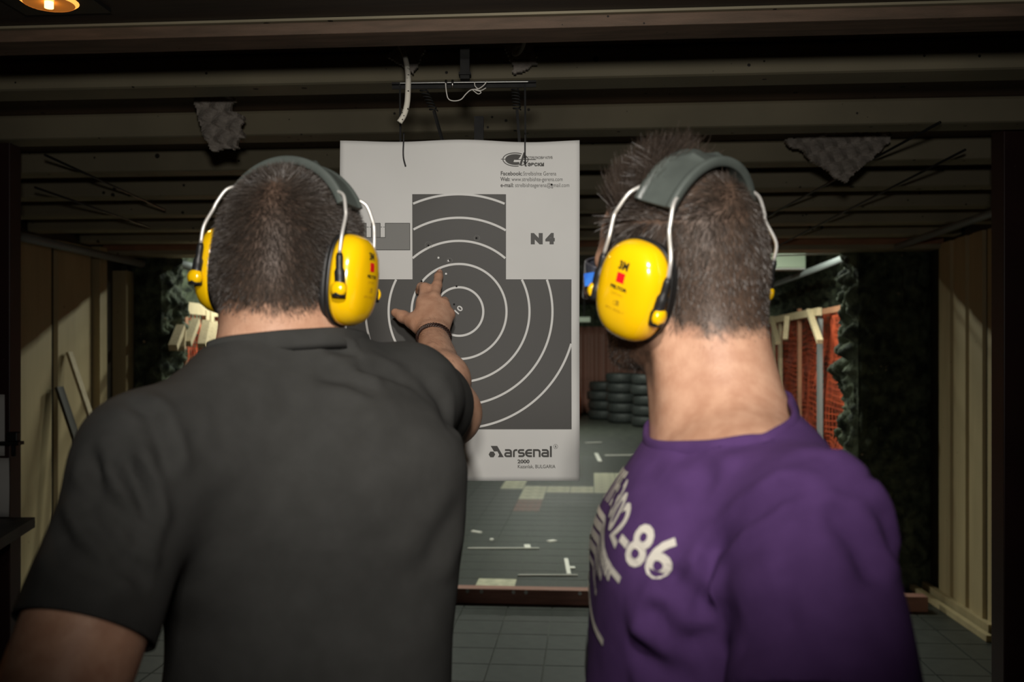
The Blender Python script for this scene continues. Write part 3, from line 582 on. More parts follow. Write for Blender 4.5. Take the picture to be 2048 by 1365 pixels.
# ------------------------------------------------------------------ smooth-union distance fields -> one continuous skin
def smin(a, b, k):
    h = np.maximum(k-np.abs(a-b), 0)/k; return np.minimum(a, b)-h*h*k*.25
def smax(a, b, k): return -smin(-a, -b, k)
A_ = lambda v: np.array(v, np.float32)
def cap(a, b, ra, rb=None, sq=None):       # tapered limb; sq=(direction, factor) flattens it
    a, b = A_(a), A_(b); rb = ra if rb is None else rb; ab = b-a; L2 = float(ab@ab)+1e-9
    def f(P):
        q = P-a; t = np.clip((q@ab)/L2, 0, 1); w = q-t[:, None]*ab
        if sq is not None:
            n = A_(sq[0]); n = n/np.linalg.norm(n); c = w@n; w = w+np.outer(c*(sq[1]-1), n)
        return np.sqrt((w*w).sum(1))-(ra+(rb-ra)*t)
    return f
def ell(c, r, R=None):      # ellipsoid; R rows are its axes
    c, r = A_(c), A_(r); R = None if R is None else A_(R)
    def f(P):
        q = P-c
        if R is not None: q = q@R.T
        k0 = np.sqrt(((q/r)**2).sum(1)); k1 = np.sqrt(((q/(r*r))**2).sum(1))+1e-9; return k0*(k0-1)/k1
    return f
def uni(items):             # [(field, k)] smooth union
    def f(P):
        d = items[0][0](P)
        for g, k in items[1:]: d = smin(d, g(P), k) if k > 0 else np.minimum(d, g(P))
        return d
    return f
def grad(f, P, e=.0015):
    g = np.stack([f(P+A_(v))-f(P-A_(v)) for v in ((e, 0, 0), (0, e, 0), (0, 0, e))], 1); return g/(np.linalg.norm(g, axis=1, keepdims=True)+1e-9)
def nets(f, lo, hi, h, B=8, newton=1):     # sparse naive surface nets
    lo, hi = A_(lo), A_(hi); nb = np.ceil((hi-lo)/(h*B)).astype(int); n = nb*B+1
    D = np.full(tuple(n), 9., np.float32)
    I = np.stack(np.meshgrid(*[np.arange(k) for k in nb], indexing='ij'), -1).reshape(-1, 3)
    dc = f((lo+(I+.5)*h*B).astype(np.float32)); act = I[np.abs(dc) < h*B*1.35]
    ins = I[dc <= -h*B*1.35]
    for i, j, k in ins: D[i*B:i*B+B+1, j*B:j*B+B+1, k*B:k*B+B+1] = -9.
    og = np.stack(np.meshgrid(*[np.arange(B+1)]*3, indexing='ij'), -1).reshape(-1, 3)
    for s in range(0, len(act), 600):
        a = act[s:s+600]; G = (a[:, None, :]*B+og[None]).reshape(-1, 3); v = f((lo+G*h).astype(np.float32)); D[G[:, 0], G[:, 1], G[:, 2]] = v
    sg = D < 0; c = sg[:-1, :-1, :-1].astype(np.int8)
    cnt = sum(sg[i:n[0]-1+i, j:n[1]-1+j, k:n[2]-1+k].astype(np.int8) for i in (0, 1) for j in (0, 1) for k in (0, 1))
    cells = np.argwhere((cnt > 0) & (cnt < 8)); idx = np.full(cnt.shape, -1, np.int32); idx[tuple(cells.T)] = np.arange(len(cells))
    acc = np.zeros((len(cells), 3)); num = np.zeros(len(cells))
    cr = np.array([(i, j, k) for i in (0, 1) for j in (0, 1) for k in (0, 1)])
    dv = [D[cells[:, 0]+o[0], cells[:, 1]+o[1], cells[:, 2]+o[2]] for o in cr]
    for p in range(8):
        for q in range(p+1, 8):
            if np.abs(cr[p]-cr[q]).sum() != 1: continue
            m = (dv[p] < 0) != (dv[q] < 0); t = np.clip(dv[p]/(dv[p]-dv[q]+1e-12), 0, 1)
            pos = cr[p]+(cr[q]-cr[p])*t[:, None]; acc[m] += pos[m]; num[m] += 1
    V = (lo+(cells+acc/num[:, None])*h).astype(np.float32)
    Q = []
    for ax in range(3):
        s0 = [slice(None)]*3; s1 = [slice(None)]*3; s0[ax] = slice(0, -1); s1[ax] = slice(1, None)
        x = sg[tuple(s0)] != sg[tuple(s1)]; e = np.argwhere(x); e = e[(e[:, (ax+1) % 3] > 0) & (e[:, (ax+2) % 3] > 0) & (e[:, (ax+1) % 3] < n[(ax+1) % 3]-1) & (e[:, (ax+2) % 3] < n[(ax+2) % 3]-1)]
        u, v = np.zeros(3, int), np.zeros(3, int); u[(ax+1) % 3] = 1; v[(ax+2) % 3] = 1
        q = np.stack([idx[tuple((e-o).T)] for o in (u+v, v, 0*u, u)], 1)
        fl = sg[tuple(e.T)]; q[~fl] = q[~fl][:, ::-1]; Q.append(q)
    Q = np.concatenate(Q); Q = Q[(Q >= 0).all(1)]
    for _ in range(newton):
        d = f(V); g = grad(f, V, h*.5); V = V-g*np.clip(d, -h, h)[:, None]
    return V, Q
def rot3(yaw, pitch, roll):     # columns: right, forward, up. yaw>0 turns to the figure's right, pitch>0 looks up, roll>0 right ear down
    cy, sy = math.cos(yaw), math.sin(yaw); R = np.array([[cy, sy, 0], [-sy, cy, 0], [0, 0, 1]])
    cp, sp = math.cos(pitch), math.sin(pitch); X = np.array([[1, 0, 0], [0, cp, -sp], [0, sp, cp]])
    cr_, sr = math.cos(roll), math.sin(roll); Yr = np.array([[cr_, 0, sr], [0, 1, 0], [-sr, 0, cr_]])
    return R@X@Yr
class Head:
    def __init__(s, o, R, sc=1.0):
        s.o = A_(o); s.R = R.astype(np.float32); s.sc = sc
        it = [(ell((0, -.008, .036), (.0765, .094, .094)), 0), (ell((0, -.048, .0), (.060, .050, .07)), .03), (ell((0, .03, .045), (.066, .068, .068)), .03),
              (ell((0, .04, -.03), (.056, .056, .078)), .03), (cap((-.052, .0, -.055), (-.02, .066, -.093), .02, .018), .03), (cap((.052, .0, -.055), (.02, .066, -.093), .02, .018), .03),
              (ell((0, .078, -.097), (.022, .02, .018)), .025), (cap((-.034, .083, .018), (.034, .083, .018), .013), .02), (cap((0, .096, .005), (0, .114, -.034), .007, .0115), .016),
              (cap((-.013, .1, -.04), (.013, .1, -.04), .008), .012), (ell((-.044, .06, -.022), (.024, .024, .02)), .025), (ell((.044, .06, -.022), (.024, .024, .02)), .025),
              (cap((-.018, .091, -.066), (.018, .091, -.066), .0075), .012), (cap((-.015, .089, -.077), (.015, .089, -.077), .007), .012)]
        base = uni(it); e1, e2 = ell((-.031, .104, .0), (.019, .016, .013)), ell((.031, .104, .0), (.019, .016, .013)); ear1, ear2 = ell((-.08, -.012, .0), (.01, .018, .032)), ell((.08, -.012, .0), (.01, .018, .032))
        def loc(P):
            P = P.copy(); P[:, 1] = np.where(P[:, 1] > 0, P[:, 1]/1.06, P[:, 1])
            d = smax(smax(base(P), -e1(P), .014), -e2(P), .014); return smin(smin(d, ear1(P), .008), ear2(P), .008)
        s.local = loc
        s.field = lambda P: loc(s.toL(P))*s.sc
    def toL(s, P): return ((P-s.o)@s.R)/s.sc
    def toW(s, P): return (np.asarray(P, np.float32)*s.sc)@s.R.T+s.o
def ramp(x, xs, ys): return np.interp(x, xs, ys)
def hairmask(p):            # >0 inside the hair
    z0 = ramp(p[:, 1], [-.13, -.08, -.045, -.02, .012, .03, .04, .06, .085, .12], [-.062, -.062, -.052, -.03, -.022, -.022, .03, .068, .092, .10])
    return p[:, 2]-z0
def trace(f, O, Dr, tmax=6., it=70):
    O = np.broadcast_to(A_(O), Dr.shape); t = np.zeros(len(Dr), np.float32)
    for _ in range(it): t = t+f((O+Dr*t[:, None]).astype(np.float32))*.85
    return O+Dr*t[:, None]
def camtrace(f, pix, t0=.6):
    D_ = A_([((x-1024)/F, 1, (HY-y)/F) for x, y in pix]); D_ /= np.linalg.norm(D_, axis=1, keepdims=True)
    return trace(f, A_([(0, 0, ZC)])+D_*t0, D_)
def strands(name, par, m, P, Nn, Gd, ln, seg=3, w=.0007, lift=.55, bend=.5, jit=.25, taper=.35):
    n = len(P); J = RNG.normal(0, jit, (n, 3)); d0 = Nn*lift+Gd*(1-lift)+J*.5; d0 /= np.linalg.norm(d0, axis=1, keepdims=True); d1 = Gd*bend+J*.4-np.array([0, 0, .15])
    sd = np.cross(d0, RNG.normal(0, 1, (n, 3))); sd /= np.linalg.norm(sd, axis=1, keepdims=True)
    V = np.zeros((n, seg+1, 2, 3), np.float32)
    for k in range(seg+1):
        t = k/seg; c = P-Nn*.001+(d0*t+d1*t*t*.6)*ln[:, None]; ww = w*(1-(1-taper)*t)*.5
        V[:, k, 0] = c-sd*ww; V[:, k, 1] = c+sd*ww
    b = (np.arange(n)*(seg+1)*2)[:, None]+np.arange(seg)[None]*2
    Q = np.stack([b, b+1, b+3, b+2], -1).reshape(-1, 4)
    o = mkq(name, V.reshape(-1, 3), Q, m, par, smooth=True); o['kind'] = 'stuff'; return o
def headroots(H, n, fld):
    d = RNG.normal(0, 1, (n, 3)); d /= np.linalg.norm(d, axis=1, keepdims=True); c = A_((0, -.005, .02)); d = d[hairmask(c+d*.105) > -.03]
    P = H.toL(trace(fld, H.toW(c+d*.2), -(d@H.R.T).astype(np.float32), it=24)).astype(np.float32); N = grad(lambda q: fld(H.toW(q).astype(np.float32)), P); return P, N
def setattr_f(o, name, val):
    a = o.data.attributes.new(name, 'FLOAT', 'POINT'); a.data.foreach_set('value', np.asarray(val, np.float32))
def folds(V, N, lines, f):      # lines: (pixels, width, amp): folds traced on to the cloth
    out = np.zeros(len(V))
    for pix, w, amp in lines:
        pts = []
        for (x0, y0), (x1, y1) in zip(pix[:-1], pix[1:]):
            for k in range(8): pts.append((x0+(x1-x0)*k/8, y0+(y1-y0)*k/8))
        pts.append(pix[-1]); L = camtrace(f, pts); best = np.full(len(V), 9.); tt = np.zeros(len(V)); side = np.zeros(len(V))
        near = (np.abs(V-L.mean(0)).max(1) < .35); Vn = V[near]; bn = best[near]; tn = tt[near]; sn_ = side[near]
        for k in range(len(L)-1):
            a, ab = L[k], L[k+1]-L[k]; t = np.clip(((Vn-a)@ab)/(ab@ab+1e-9), 0, 1); q = Vn-a-t[:, None]*ab; dd = np.linalg.norm(q, axis=1)
            u = dd < bn; bn[u] = dd[u]; tn[u] = (k+t[u])/(len(L)-1); sn_[u] = np.sign((np.cross(ab, q[u])*N[near][u]).sum(1))
        e = np.clip(np.minimum(tn, 1-tn)*5, 0, 1); x = bn/w*sn_
        out[near] += amp*e*(-np.exp(-x*x)+.75*np.exp(-((x-1.7)/1.0)**2)+.45*np.exp(-((x+1.7)/1.0)**2))
    return out
def keep_out(V, N, body, gap=.004): return V+N*np.clip(gap-body(V.astype(np.float32)), 0, .03)[:, None]
def cutplane(o, co, no, near, rad, flat=9.):     # trims cloth beyond a plane, only close to a limb
    bm = bmesh.new(); bm.from_mesh(o.data); co, no, near = Vector(co), Vector(no).normalized(), Vector(near)
    fs = [f for f in bm.faces if (f.calc_center_median()-near).length < rad and (f.calc_center_median()-near).xy.length < flat]
    es = {e for f in fs for e in f.edges}; vs = {v for f in fs for v in f.verts}
    bmesh.ops.bisect_plane(bm, geom=list(vs)+list(es)+fs, plane_co=co, plane_no=no, clear_outer=True, dist=1e-5)
    bm.to_mesh(o.data); bm.free(); o.data.update(); o.data.polygons.foreach_set('use_smooth', [True]*len(o.data.polygons))
def loopnear(o, co, no, near, rad):     # ordered boundary loop left by a cut
    bm = bmesh.new(); bm.from_mesh(o.data); co, no, near = Vector(co), Vector(no).normalized(), Vector(near)
    be = [e for e in bm.edges if e.is_boundary and all(abs((v.co-co).dot(no)) < .004 and (v.co-near).length < rad for v in e.verts)]
    nx = {}
    for e in be:
        a, b = e.verts; nx.setdefault(a.index, []).append(b.index); nx.setdefault(b.index, []).append(a.index)
    bm.verts.ensure_lookup_table(); seen = set(); best = []
    for s in nx:
        if s in seen: continue
        lp = [s]; seen.add(s)
        while True:
            c = [x for x in nx[lp[-1]] if x not in seen]
            if not c: break
            seen.add(c[0]); lp.append(c[0])
        if len(lp) > len(best): best = lp
    pts = [bm.verts[i].co.copy() for i in best]; bm.free(); return pts
def collarband(name, pts, no, m, par, up=.004, dn=.02, out=.0035, n=72):
    c = sum(pts, Vector())/len(pts); no = Vector(no).normalized(); pts = pts+[pts[0]]
    L = [0]
    for a, b in zip(pts[:-1], pts[1:]): L.append(L[-1]+(b-a).length)
    rs = []; j = 0
    for k in range(n):
        s = L[-1]*k/n
        while L[j+1] < s: j += 1
        rs.append(pts[j].lerp(pts[j+1], (s-L[j])/(L[j+1]-L[j]+1e-9)))
    for _ in range(3): rs = [(rs[k-1]+rs[k]*2+rs[(k+1) % n])/4 for k in range(n)]
    V = []; Fc = []; prof = ((-dn, out*.6), (-dn*.6, out*1.3), (-dn*.2, out*1.2), (up, out*.7), (up+.002, -.001), (up, -.004), (-dn*.5, -.004))
    for k, p in enumerate(rs):
        rd = p-c; rd -= no*rd.dot(no); rd.normalize()
        for h, o_ in prof: V.append(p+no*h+rd*(o_+(max(0, -h)*.12)))
    q = len(prof)
    for k in range(n):
        for i in range(q): a = k*q+i; b = k*q+(i+1) % q; c_ = ((k+1) % n)*q+i; d_ = ((k+1) % n)*q+(i+1) % q; Fc.append((a, c_, d_, b))
    return mk(name, V, Fc, m, par, smooth=True)
# generic relaxed hand (wrist, direction, back-of-hand normal, thumb side)
def relaxed_hand(w, y, z, x):
    w, y, z, x = map(A_, (w, y, z, x)); T = lambda a, b, c: w+x*a+y*b+z*c; it = []
    for i, (mx, my, ln) in enumerate(((.028, .088, 1.), (.008, .092, 1.08), (-.012, .088, 1.0), (-.03, .08, .8))):
        p0, p1, p2, p3 = T(mx, my, 0), T(mx*1.1, my+.042*ln, -.014), T(mx*1.1, my+.062*ln, -.034), T(mx*1.1, my+.066*ln, -.054)
        it += [(cap(T(mx*.5, .0, 0), p0, .016, .0125), .012), (cap(p0, p1, .0105, .009), .006), (cap(p1, p2, .009, .008), .004), (cap(p2, p3, .008, .007), .004)]
    it += [(cap(T(.018, .02, -.006), T(.045, .052, -.016), .016, .0125), .012), (cap(T(.045, .052, -.016), T(.05, .085, -.024), .0115, .0095), .006), (cap(T(.05, .085, -.024), T(.048, .108, -.032), .0095, .008), .004)]
    return it
SKIN = mat('skin_tanned', (.60, .35, .235), (.50, .27, .175), .48, 55, 5, bump=.12, bscale=350, attr=[('hair', (.055, .038, .028)), ('stubble', (.115, .07, .05))], spec=.35)
HAIR_A = mat('dark_brown_hair', (.058, .045, .036), (.032, .024, .019), .5, 60, spec=.6)
HAIR_B = mat('brown_hair', (.058, .042, .032), (.03, .021, .016), .45, 40, spec=.6)
SH_A = mat('charcoal_jersey', (.040, .040, .038), (.034, .034, .032), .95, 30, bump=.10, bscale=900, spec=.2)
SH_B = mat('purple_jersey', (.092, .042, .150), (.078, .035, .128), .92, 30, bump=.10, bscale=900, spec=.2)
PANT = mat('dark_trousers', (.02, .022, .03), rough=.9); SHOE = mat('dark_shoe', (.03, .03, .03), rough=.5)
YEL = mat('yellow_shell', (.95, .57, .003), (.92, .54, .003), .16, 3, coat=.6)
PAD = mat('grey_green_pad', (.075, .088, .080), (.06, .07, .064), .42, 30); FOAMB = mat('black_cushion', (.012, .012, .012), rough=.55); REDM = mat('red_print', (.75, .01, .015), rough=.4)
BLK = mat('black_print_on_shell', (.02, .018, .01), rough=.4); GRY = mat('faint_print_on_shell', (.45, .26, .01), rough=.4)
IRIS = mat('dark_iris', (.03, .018, .01), rough=.15); EYE = mat('eye_white', (.75, .72, .68), rough=.2)
def legs(hips, r, y, feet, z0=.93):
    it = []; r, y = A_(r), A_(y)
    for s, ft in zip((-1, 1), feet):
        hp = A_(hips)+r*(.09*s); kn = (hp+A_(ft))/2+y*.02; an = A_(ft)+A_((0, 0, .10)); it += [(cap(hp, kn, .092, .07), .05), (cap(kn, an, .068, .055), .03)]
    return it
def shoe(par, ft, y):
    y = Vector(y).normalized(); s = Vector((y.y, -y.x, 0)); V = []; Fc = []; n = 14
    for zz, sc_ in ((0, 1), (.02, 1.03), (.05, .95), (.085, .6)):
        for k in range(n):
            t = 2*PI*k/n; lx = math.sin(t)*.046*sc_; ly = (math.cos(t)*.14+.05)*(1 if zz < .06 else .55); V.append(Vector(ft)+s*lx+y*ly+Vector((0, 0, zz)))
    for i in range(3):
        for k in range(n): a = i*n+k; b = i*n+(k+1) % n; Fc.append((a, b, b+n, a+n))
    Fc += [tuple(range(n))[::-1], tuple(range(3*n, 4*n))]; return mk('shoe', V, Fc, SHOE, par, smooth=True)
# ------------------------------------------------------------------ ear muffs, in the head's own frame
def cup_x(rho): return np.interp(rho, [0, .35, .62, .80, .91, .975, 1.0, 1.01], [.1225, .1215, .1190, .1150, .1095, .103, .097, .092])
def cupnorm(y, z, hw=.0440, hh=.0575, e=2.5): return (np.abs(y/hw)**e+np.abs(z/hh)**e)**(1/e)
def ear_muffs(H, label, padlift, cuptilt, shown, cupback=-.004, bandtilt=0., xoff=0.):
    root = empty('ear_muffs'); tag(root, label, 'ear muffs')
    cb, sb = math.cos(bandtilt), math.sin(bandtilt); Rb = np.array([[1, 0, 0], [0, cb, -sb], [0, sb, cb]], np.float32); toW = H.toW
    class HH: pass
    H = HH(); H.toW = lambda P: toW(np.asarray(P, np.float32)@Rb.T)
    def put(name, V, Fc, m, par=root, smooth=True): return mk(name, H.toW(np.array(V, float)), Fc, m, par, smooth)
    for s in (-1, 1):
        ct, st_ = math.cos(cuptilt), math.sin(cuptilt)
        def cp(x, y, z): return (s*(x+xoff), cupback+y*ct-z*st_, -.004+y*st_+z*ct)
        def rings(name, prof, m, par, close=True, n=56, e=2.5):
            V = []; Fc = []
            for x, sc_ in prof:
                for k in range(n):
                    t = 2*PI*k/n; c, q = math.cos(t), math.sin(t); rr_ = (abs(c)**e+abs(q)**e)**(-1/e); V.append(cp(x, .0440*sc_*c*rr_, .0575*sc_*q*rr_))
            for i in range(len(prof)-1):
                for k in range(n): a = i*n+k; b = i*n+(k+1) % n; Fc.append((a, b, b+n, a+n) if s > 0 else (b, a, a+n, b+n))
            if close: Fc.append(tuple(range((len(prof)-1)*n, len(prof)*n))[::s]); Fc.append(tuple(range(n))[::-s])
            return put(name, V, Fc, m, par)
        rho = [1.0, 1.01, 1.0, .975, .94, .91, .86, .80, .7, .62, .5, .35, .2, .05]
        cup = rings('ear_cup', [(.087, 1.0), (.092, 1.01)]+[(float(cup_x(r)), r) for r in rho[2:]], YEL, root)
        rings('cushion', [(.0695, .86), (.071, .95), (.0745, .99), (.079, .98), (.081, .92)], FOAMB, root); rings('base_plate', [(.081, 1.0), (.0815, 1.035), (.0865, 1.035), (.087, 1.0)], M['black'], root)
        for q in (-1, 1):       # pivot knob, black arm and wire at the front and rear of the cup
            V, Fc = tubev([H.toW([cp(.103, q*.0455, -.014)])[0], H.toW([cp(.103, q*.048, -.014)])[0], H.toW([cp(.103, q*.0525, -.014)])[0], H.toW([cp(.103, q*.0545, -.014)])[0]], [.0098, .0102, .0085, .0035], 14); mk('pivot_knob', V, Fc, YEL, root, True)
            a0 = [cp(.103, q*.0455, -.024), cp(.103, q*.0455, -.006), cp(.101, q*.0465, .012), cp(.0995, q*.047, .030)]; tube('arm', spline(H.toW(a0), 4), [.0085]*4+[.0065]*4+[.0045]*4+[.0035], M['black'], root, 10)
            wp = [a0[-1], cp(.099, q*.0445, .052), (s*.0955, q*.040, .070), (s*.093, q*.0375, .080), (s*.085, q*.0315, .098), (s*.072, q*.026, .1165+padlift)]
            tube('wire', spline(H.toW(wp), 5), .0022, M['wire'], root, 8)
        if s in shown:
            def mark(name, V2, Fc, m, lift=.0004):
                V2 = np.array(V2); y = V2[:, 0]*s; z = V2[:, 1]; x = cup_x(cupnorm(y, z))+lift; return put(name, [cp(a, b, c) for a, b, c in zip(x, y, z)], Fc if s > 0 else [f for f in Fc], m, cup, False)
            def txt(t, zc, size, wd_, m, bold=0.):
                V2, Fc = textdata(t, size, bold, 1, 'CENTER'); w_ = max(v[0] for v in V2)-min(v[0] for v in V2); mark('print', [(v[0]*wd_/w_, v[1]+zc) for v in V2], Fc, m)
            txt('3M', .0275, .0125, .0135, BLK, .0006); nn = 6
            G = [(-.0056+.0112*i/nn, .0125+.0112*j/nn) for j in range(nn+1) for i in range(nn+1)]; mark('red_square', G, [(j*(nn+1)+i, j*(nn+1)+i+1, (j+1)*(nn+1)+i+1, (j+1)*(nn+1)+i) for j in range(nn) for i in range(nn)], REDM)
            txt('PELTOR', .0045, .0052, .024, BLK, .0003); txt('OPTIME I', -.0025, .0042, .017, GRY); txt('CE', -.0135, .007, .008, GRY)
            G = [(.0002+.0045*i, -.0135+.006*j) for j in range(2) for i in range(2)]; mark('print', G, [(0, 1, 3, 2)], GRY); txt('EN 352-1', -.0205, .004, .026, GRY)
    # padded headband with wire rims
    n = 72; V = []; Fc = []; hw = .0265; amax = 1.1
    prof = [(-hw, 0), (-hw-.001, .005), (-hw, .0105), (-hw+.005, .0115), (-hw+.009, .0085), (0, .0088), (hw-.009, .0085), (hw-.005, .0115), (hw, .0105), (hw+.001, .005), (hw, 0)]
    for k in range(n+1):
        t = -1+2*k/n; a = t*amax; rx, rz = .0845, .0875; cz = .060+padlift
        for y, h in prof:
            bumpy = 0
            if abs(y) < hw*.55: bumpy = .006*max(math.exp(-((t-.22)/.045)**2), math.exp(-((t+.22)/.045)**2), math.exp(-((t)/.045)**2)*0)
            V.append(((rx+h+bumpy)*math.sin(a), y-.002, cz+(rz+h+bumpy)*math.cos(a)))
    q = len(prof)
    for k in range(n):
        for i in range(q): a = k*q+i; b = k*q+(i+1) % q; Fc.append((a, b, b+q, a+q))
    Fc += [tuple(range(q))[::-1], tuple(range(n*q, n*q+q))]; o = put('headband_pad', V, Fc, PAD); bevel(o, .001, 2)
    bm = bmesh.new(); bm.from_mesh(o.data); bmesh.ops.recalc_face_normals(bm, faces=bm.faces); bm.to_mesh(o.data); bm.free()
    return root
# ------------------------------------------------------------------ the man in the charcoal shirt, pointing at the target
HA = Head((-.280, 1.245, 1.703), rot3(math.radians(18), math.radians(-3), math.radians(5.5)), .965)
rA = A_((math.cos(.52), math.sin(.52), 0)); fA = A_((-rA[1], rA[0], 0)); uA = A_((0, 0, 1)); RA = [rA, fA, uA]
LJ = A_((-.384, 1.045, 1.488)); RJ = A_(W(812, 797, 1.33)); LE = A_((-.424, .885, 1.235)); RE = A_(W(897, 828, 1.62)); RWr = A_(W(866, 672, 1.895)); LWr = A_((-.36, 1.06, 1.09))
NB = A_((-.283, 1.235, 1.60))
def torsoA(o, sleeve):   # o: cloth offset
    it = [(ell((-.25, 1.215, 1.40), (.172+o, .112+o, .20+o), RA), 0), (ell((-.25, 1.205, 1.14), (.166+o, .110+o, .26), RA), .06), (ell((-.255, 1.205, .95), (.165+o, .118+o, .16), RA), .05),
          (cap(A_((-.31, 1.19, 1.53)), LJ, .062+o, .055+o), .05), (cap(A_((-.22, 1.235, 1.532)), RJ, .058+o, .056+o), .05), (cap(NB+A_((-.03, -.01, .02)), LJ*.45+NB*.55+A_((0, 0, -.002)), .040+o, .036+o), .05), (cap(NB+A_((.03, -.005, .02)), RJ*.5+NB*.5+A_((0, 0, -.006)), .040+o, .036+o), .05),
          (ell((-.345, 1.105, 1.44), (.075+o, .06+o, .11), RA), .05), (ell((-.175, 1.16, 1.44), (.08+o, .06+o, .11), RA), .05), (cap((-.13, 1.22, 1.46), (-.16, 1.2, 1.2), .06+o, .07+o), .06)]
    if sleeve:
        it += [(cap(LJ, LJ*.3+LE*.7, .056+o, .059+o), .04), (cap(RJ, RJ*.35+RE*.65, .058+o, .060+o), .04)]
    return it
armA = [(cap(LJ, LE, .052, .047), .04), (cap(LJ*.5+LE*.5, LJ*.1+LE*.9, .0545, .053), .03), (cap(LE, LE*.6+LWr*.4, .047, .042), .02), (cap(LE*.6+LWr*.4, LWr, .042, .028), .02),
        (cap(RJ, RE, .054, .048), .04), (cap(RE, RE*.62+RWr*.38, .0475, .0435), .03), (cap(RE*.62+RWr*.38, RWr, .0435, .0275, ((.3, -.75, -.6), 1.12)), .03)]
hd = []
K = lambda *a: A_(W(*a))
mc = [K(847, 603, 1.972), K(868, 598, 1.970), K(887, 611, 1.967), K(898, 630, 1.962)]; root_ = [K(854, 662, 1.905), K(862, 664, 1.900), K(872, 664, 1.900), K(880, 666, 1.902)]
for a, b, r0, r1 in zip(root_, mc, (.0165, .0165, .016, .0155), (.0125, .0125, .012, .0115)): hd.append((cap(a, b, r0, r1), .014))
def chain(pts, rs, k=.005):
    for i in range(len(pts)-1): hd.append((cap(pts[i], pts[i+1], rs[i], rs[i+1]), k if i else .008))
chain([mc[1], K(874, 571, 2.004), K(877, 554, 2.028), K(879, 546, 2.041)], (.0112, .0098, .0086, .0072))
chain([mc[0], K(850, 577, 1.998), K(843, 575, 2.022), K(838, 582, 2.036)], (.0115, .0108, .0095, .008))
chain([mc[2], K(888, 604, 2.002), K(884, 614, 2.026), K(878, 624, 2.024)], (.011, .0095, .0085, .0075))
chain([mc[3], K(898, 624, 1.99), K(894, 634, 2.01), K(888, 640, 2.008)], (.0105, .0088, .008, .007))
chain([K(852, 664, 1.912), K(826, 643, 1.950), K(806, 634, 1.972), K(791, 626, 1.985)], (.017, .0145, .0115, .009), .008)
hd.append((cap(K(838, 645, 1.935), K(848, 612, 1.962), .013, .012), .016)); hd.append((cap(K(868, 655, 1.915), K(868, 615, 1.955), .013, .010), .012))
neckA = [(cap(NB+A_((.0, .0, -.06)), HA.toW([(0, -.032, -.03)])[0], .062, .056), .03), (cap(NB+A_((.0, .0, -.02)), HA.toW([(0, -.045, -.02)])[0], .05, .047), .04), (cap(NB+A_((-.03, .05, -.04)), HA.toW([(0, .02, -.07)])[0], .04, .035), .03)]
bodyA = uni(torsoA(-.004, False)+armA+hd+relaxed_hand(LWr, (.15, .35, -.92), (-.9, .3, 0), (.3, .93, .2))+neckA+[(HA.field, .025)]+legs((-.255, 1.205, .92), rA, fA, ((-.36, 1.12, 0), (-.16, 1.25, 0))))
V, Q = nets(bodyA, (-.56, .78, .90), (.05, 2.09, 1.87), .0042)
pA = mkq('person', V, Q, SKIN); tag(pA, 'person in a charcoal t-shirt seen from behind, pointing at the paper target', 'person')
lp = HA.toL(V); hm = hairmask(lp)+(vnoise(V*260)-.5)*.016; isH = (np.linalg.norm(lp, axis=1) < .17) & (lp[:, 2] > -.09)
setattr_f(pA, 'hair', np.where(isH, np.clip(hm/.014, 0, 1)*.93, 0)); setattr_f(pA, 'stubble', np.where((np.linalg.norm(lp-A_((0, .05, -.06)), axis=1) < .075) & (lp[:, 2] < -.03), .6, 0))
def nail(par, base, tip, up, w, l):
    base, tip, up = Vector(base), Vector(tip), Vector(up); y = (tip-base).normalized(); x = y.cross(up).normalized(); z = x.cross(y); V = []; Fc = []; n = 6
    for j in range(5):
        for i in range(n+1): t = -1+2*i/n; V.append(tip+y*(-l*.75+l*j/4)+x*(w*t*(1 if j < 4 else .8))+z*(math.cos(t*1.1)*.0085-.0005))
    for j in range(4):
        for i in range(n): a = j*(n+1)+i; Fc.append((a, a+1, a+n+2, a+n+1))
    return mk('fingernail', V, Fc, NAIL, par, True)
NAIL = mat('fingernail', (.62, .36, .28), rough=.3)
nail(pA, K(877, 554, 2.028), K(879, 546, 2.041), (0, -.8, .45), .0052, .011); nail(pA, K(806, 634, 1.972), K(791, 626, 1.985), (.1, -.75, .6), .006, .012)
for s in (-1, 1):
    c = HA.toW([(s*.031, .086, .0)])[0]; me = bmesh.new(); bmesh.ops.create_uvsphere(me, u_segments=16, v_segments=10, radius=.0125); m_ = bpy.data.meshes.new('eye'); me.to_mesh(m_); me.free(); m_.materials.append(EYE); o = bpy.data.objects.new('eye', m_); COL.objects.link(o); o.location = c; o.parent = pA
    me = bmesh.new(); bmesh.ops.create_uvsphere(me, u_segments=12, v_segments=8, radius=.0052); m_ = bpy.data.meshes.get('iris') or bpy.data.meshes.new('iris'); me.to_mesh(m_); me.free(); m_.materials.clear(); m_.materials.append(IRIS); o2 = bpy.data.objects.new('iris', m_); COL.objects.link(o2); o2.parent = o; o2.location = Vector(HA.toW([(s*.031, .0945, .0)])[0])-Vector(c)
shirtA = uni(torsoA(.009, True)+[(cap(NB+A_((0, .005, -.03)), NB+A_((.0, .01, .09)), .075, .066), .035)])
V, Q = nets(shirtA, (-.60, .80, 1.0), (.05, 1.62, 1.72), .0055)
N = grad(shirtA, V)
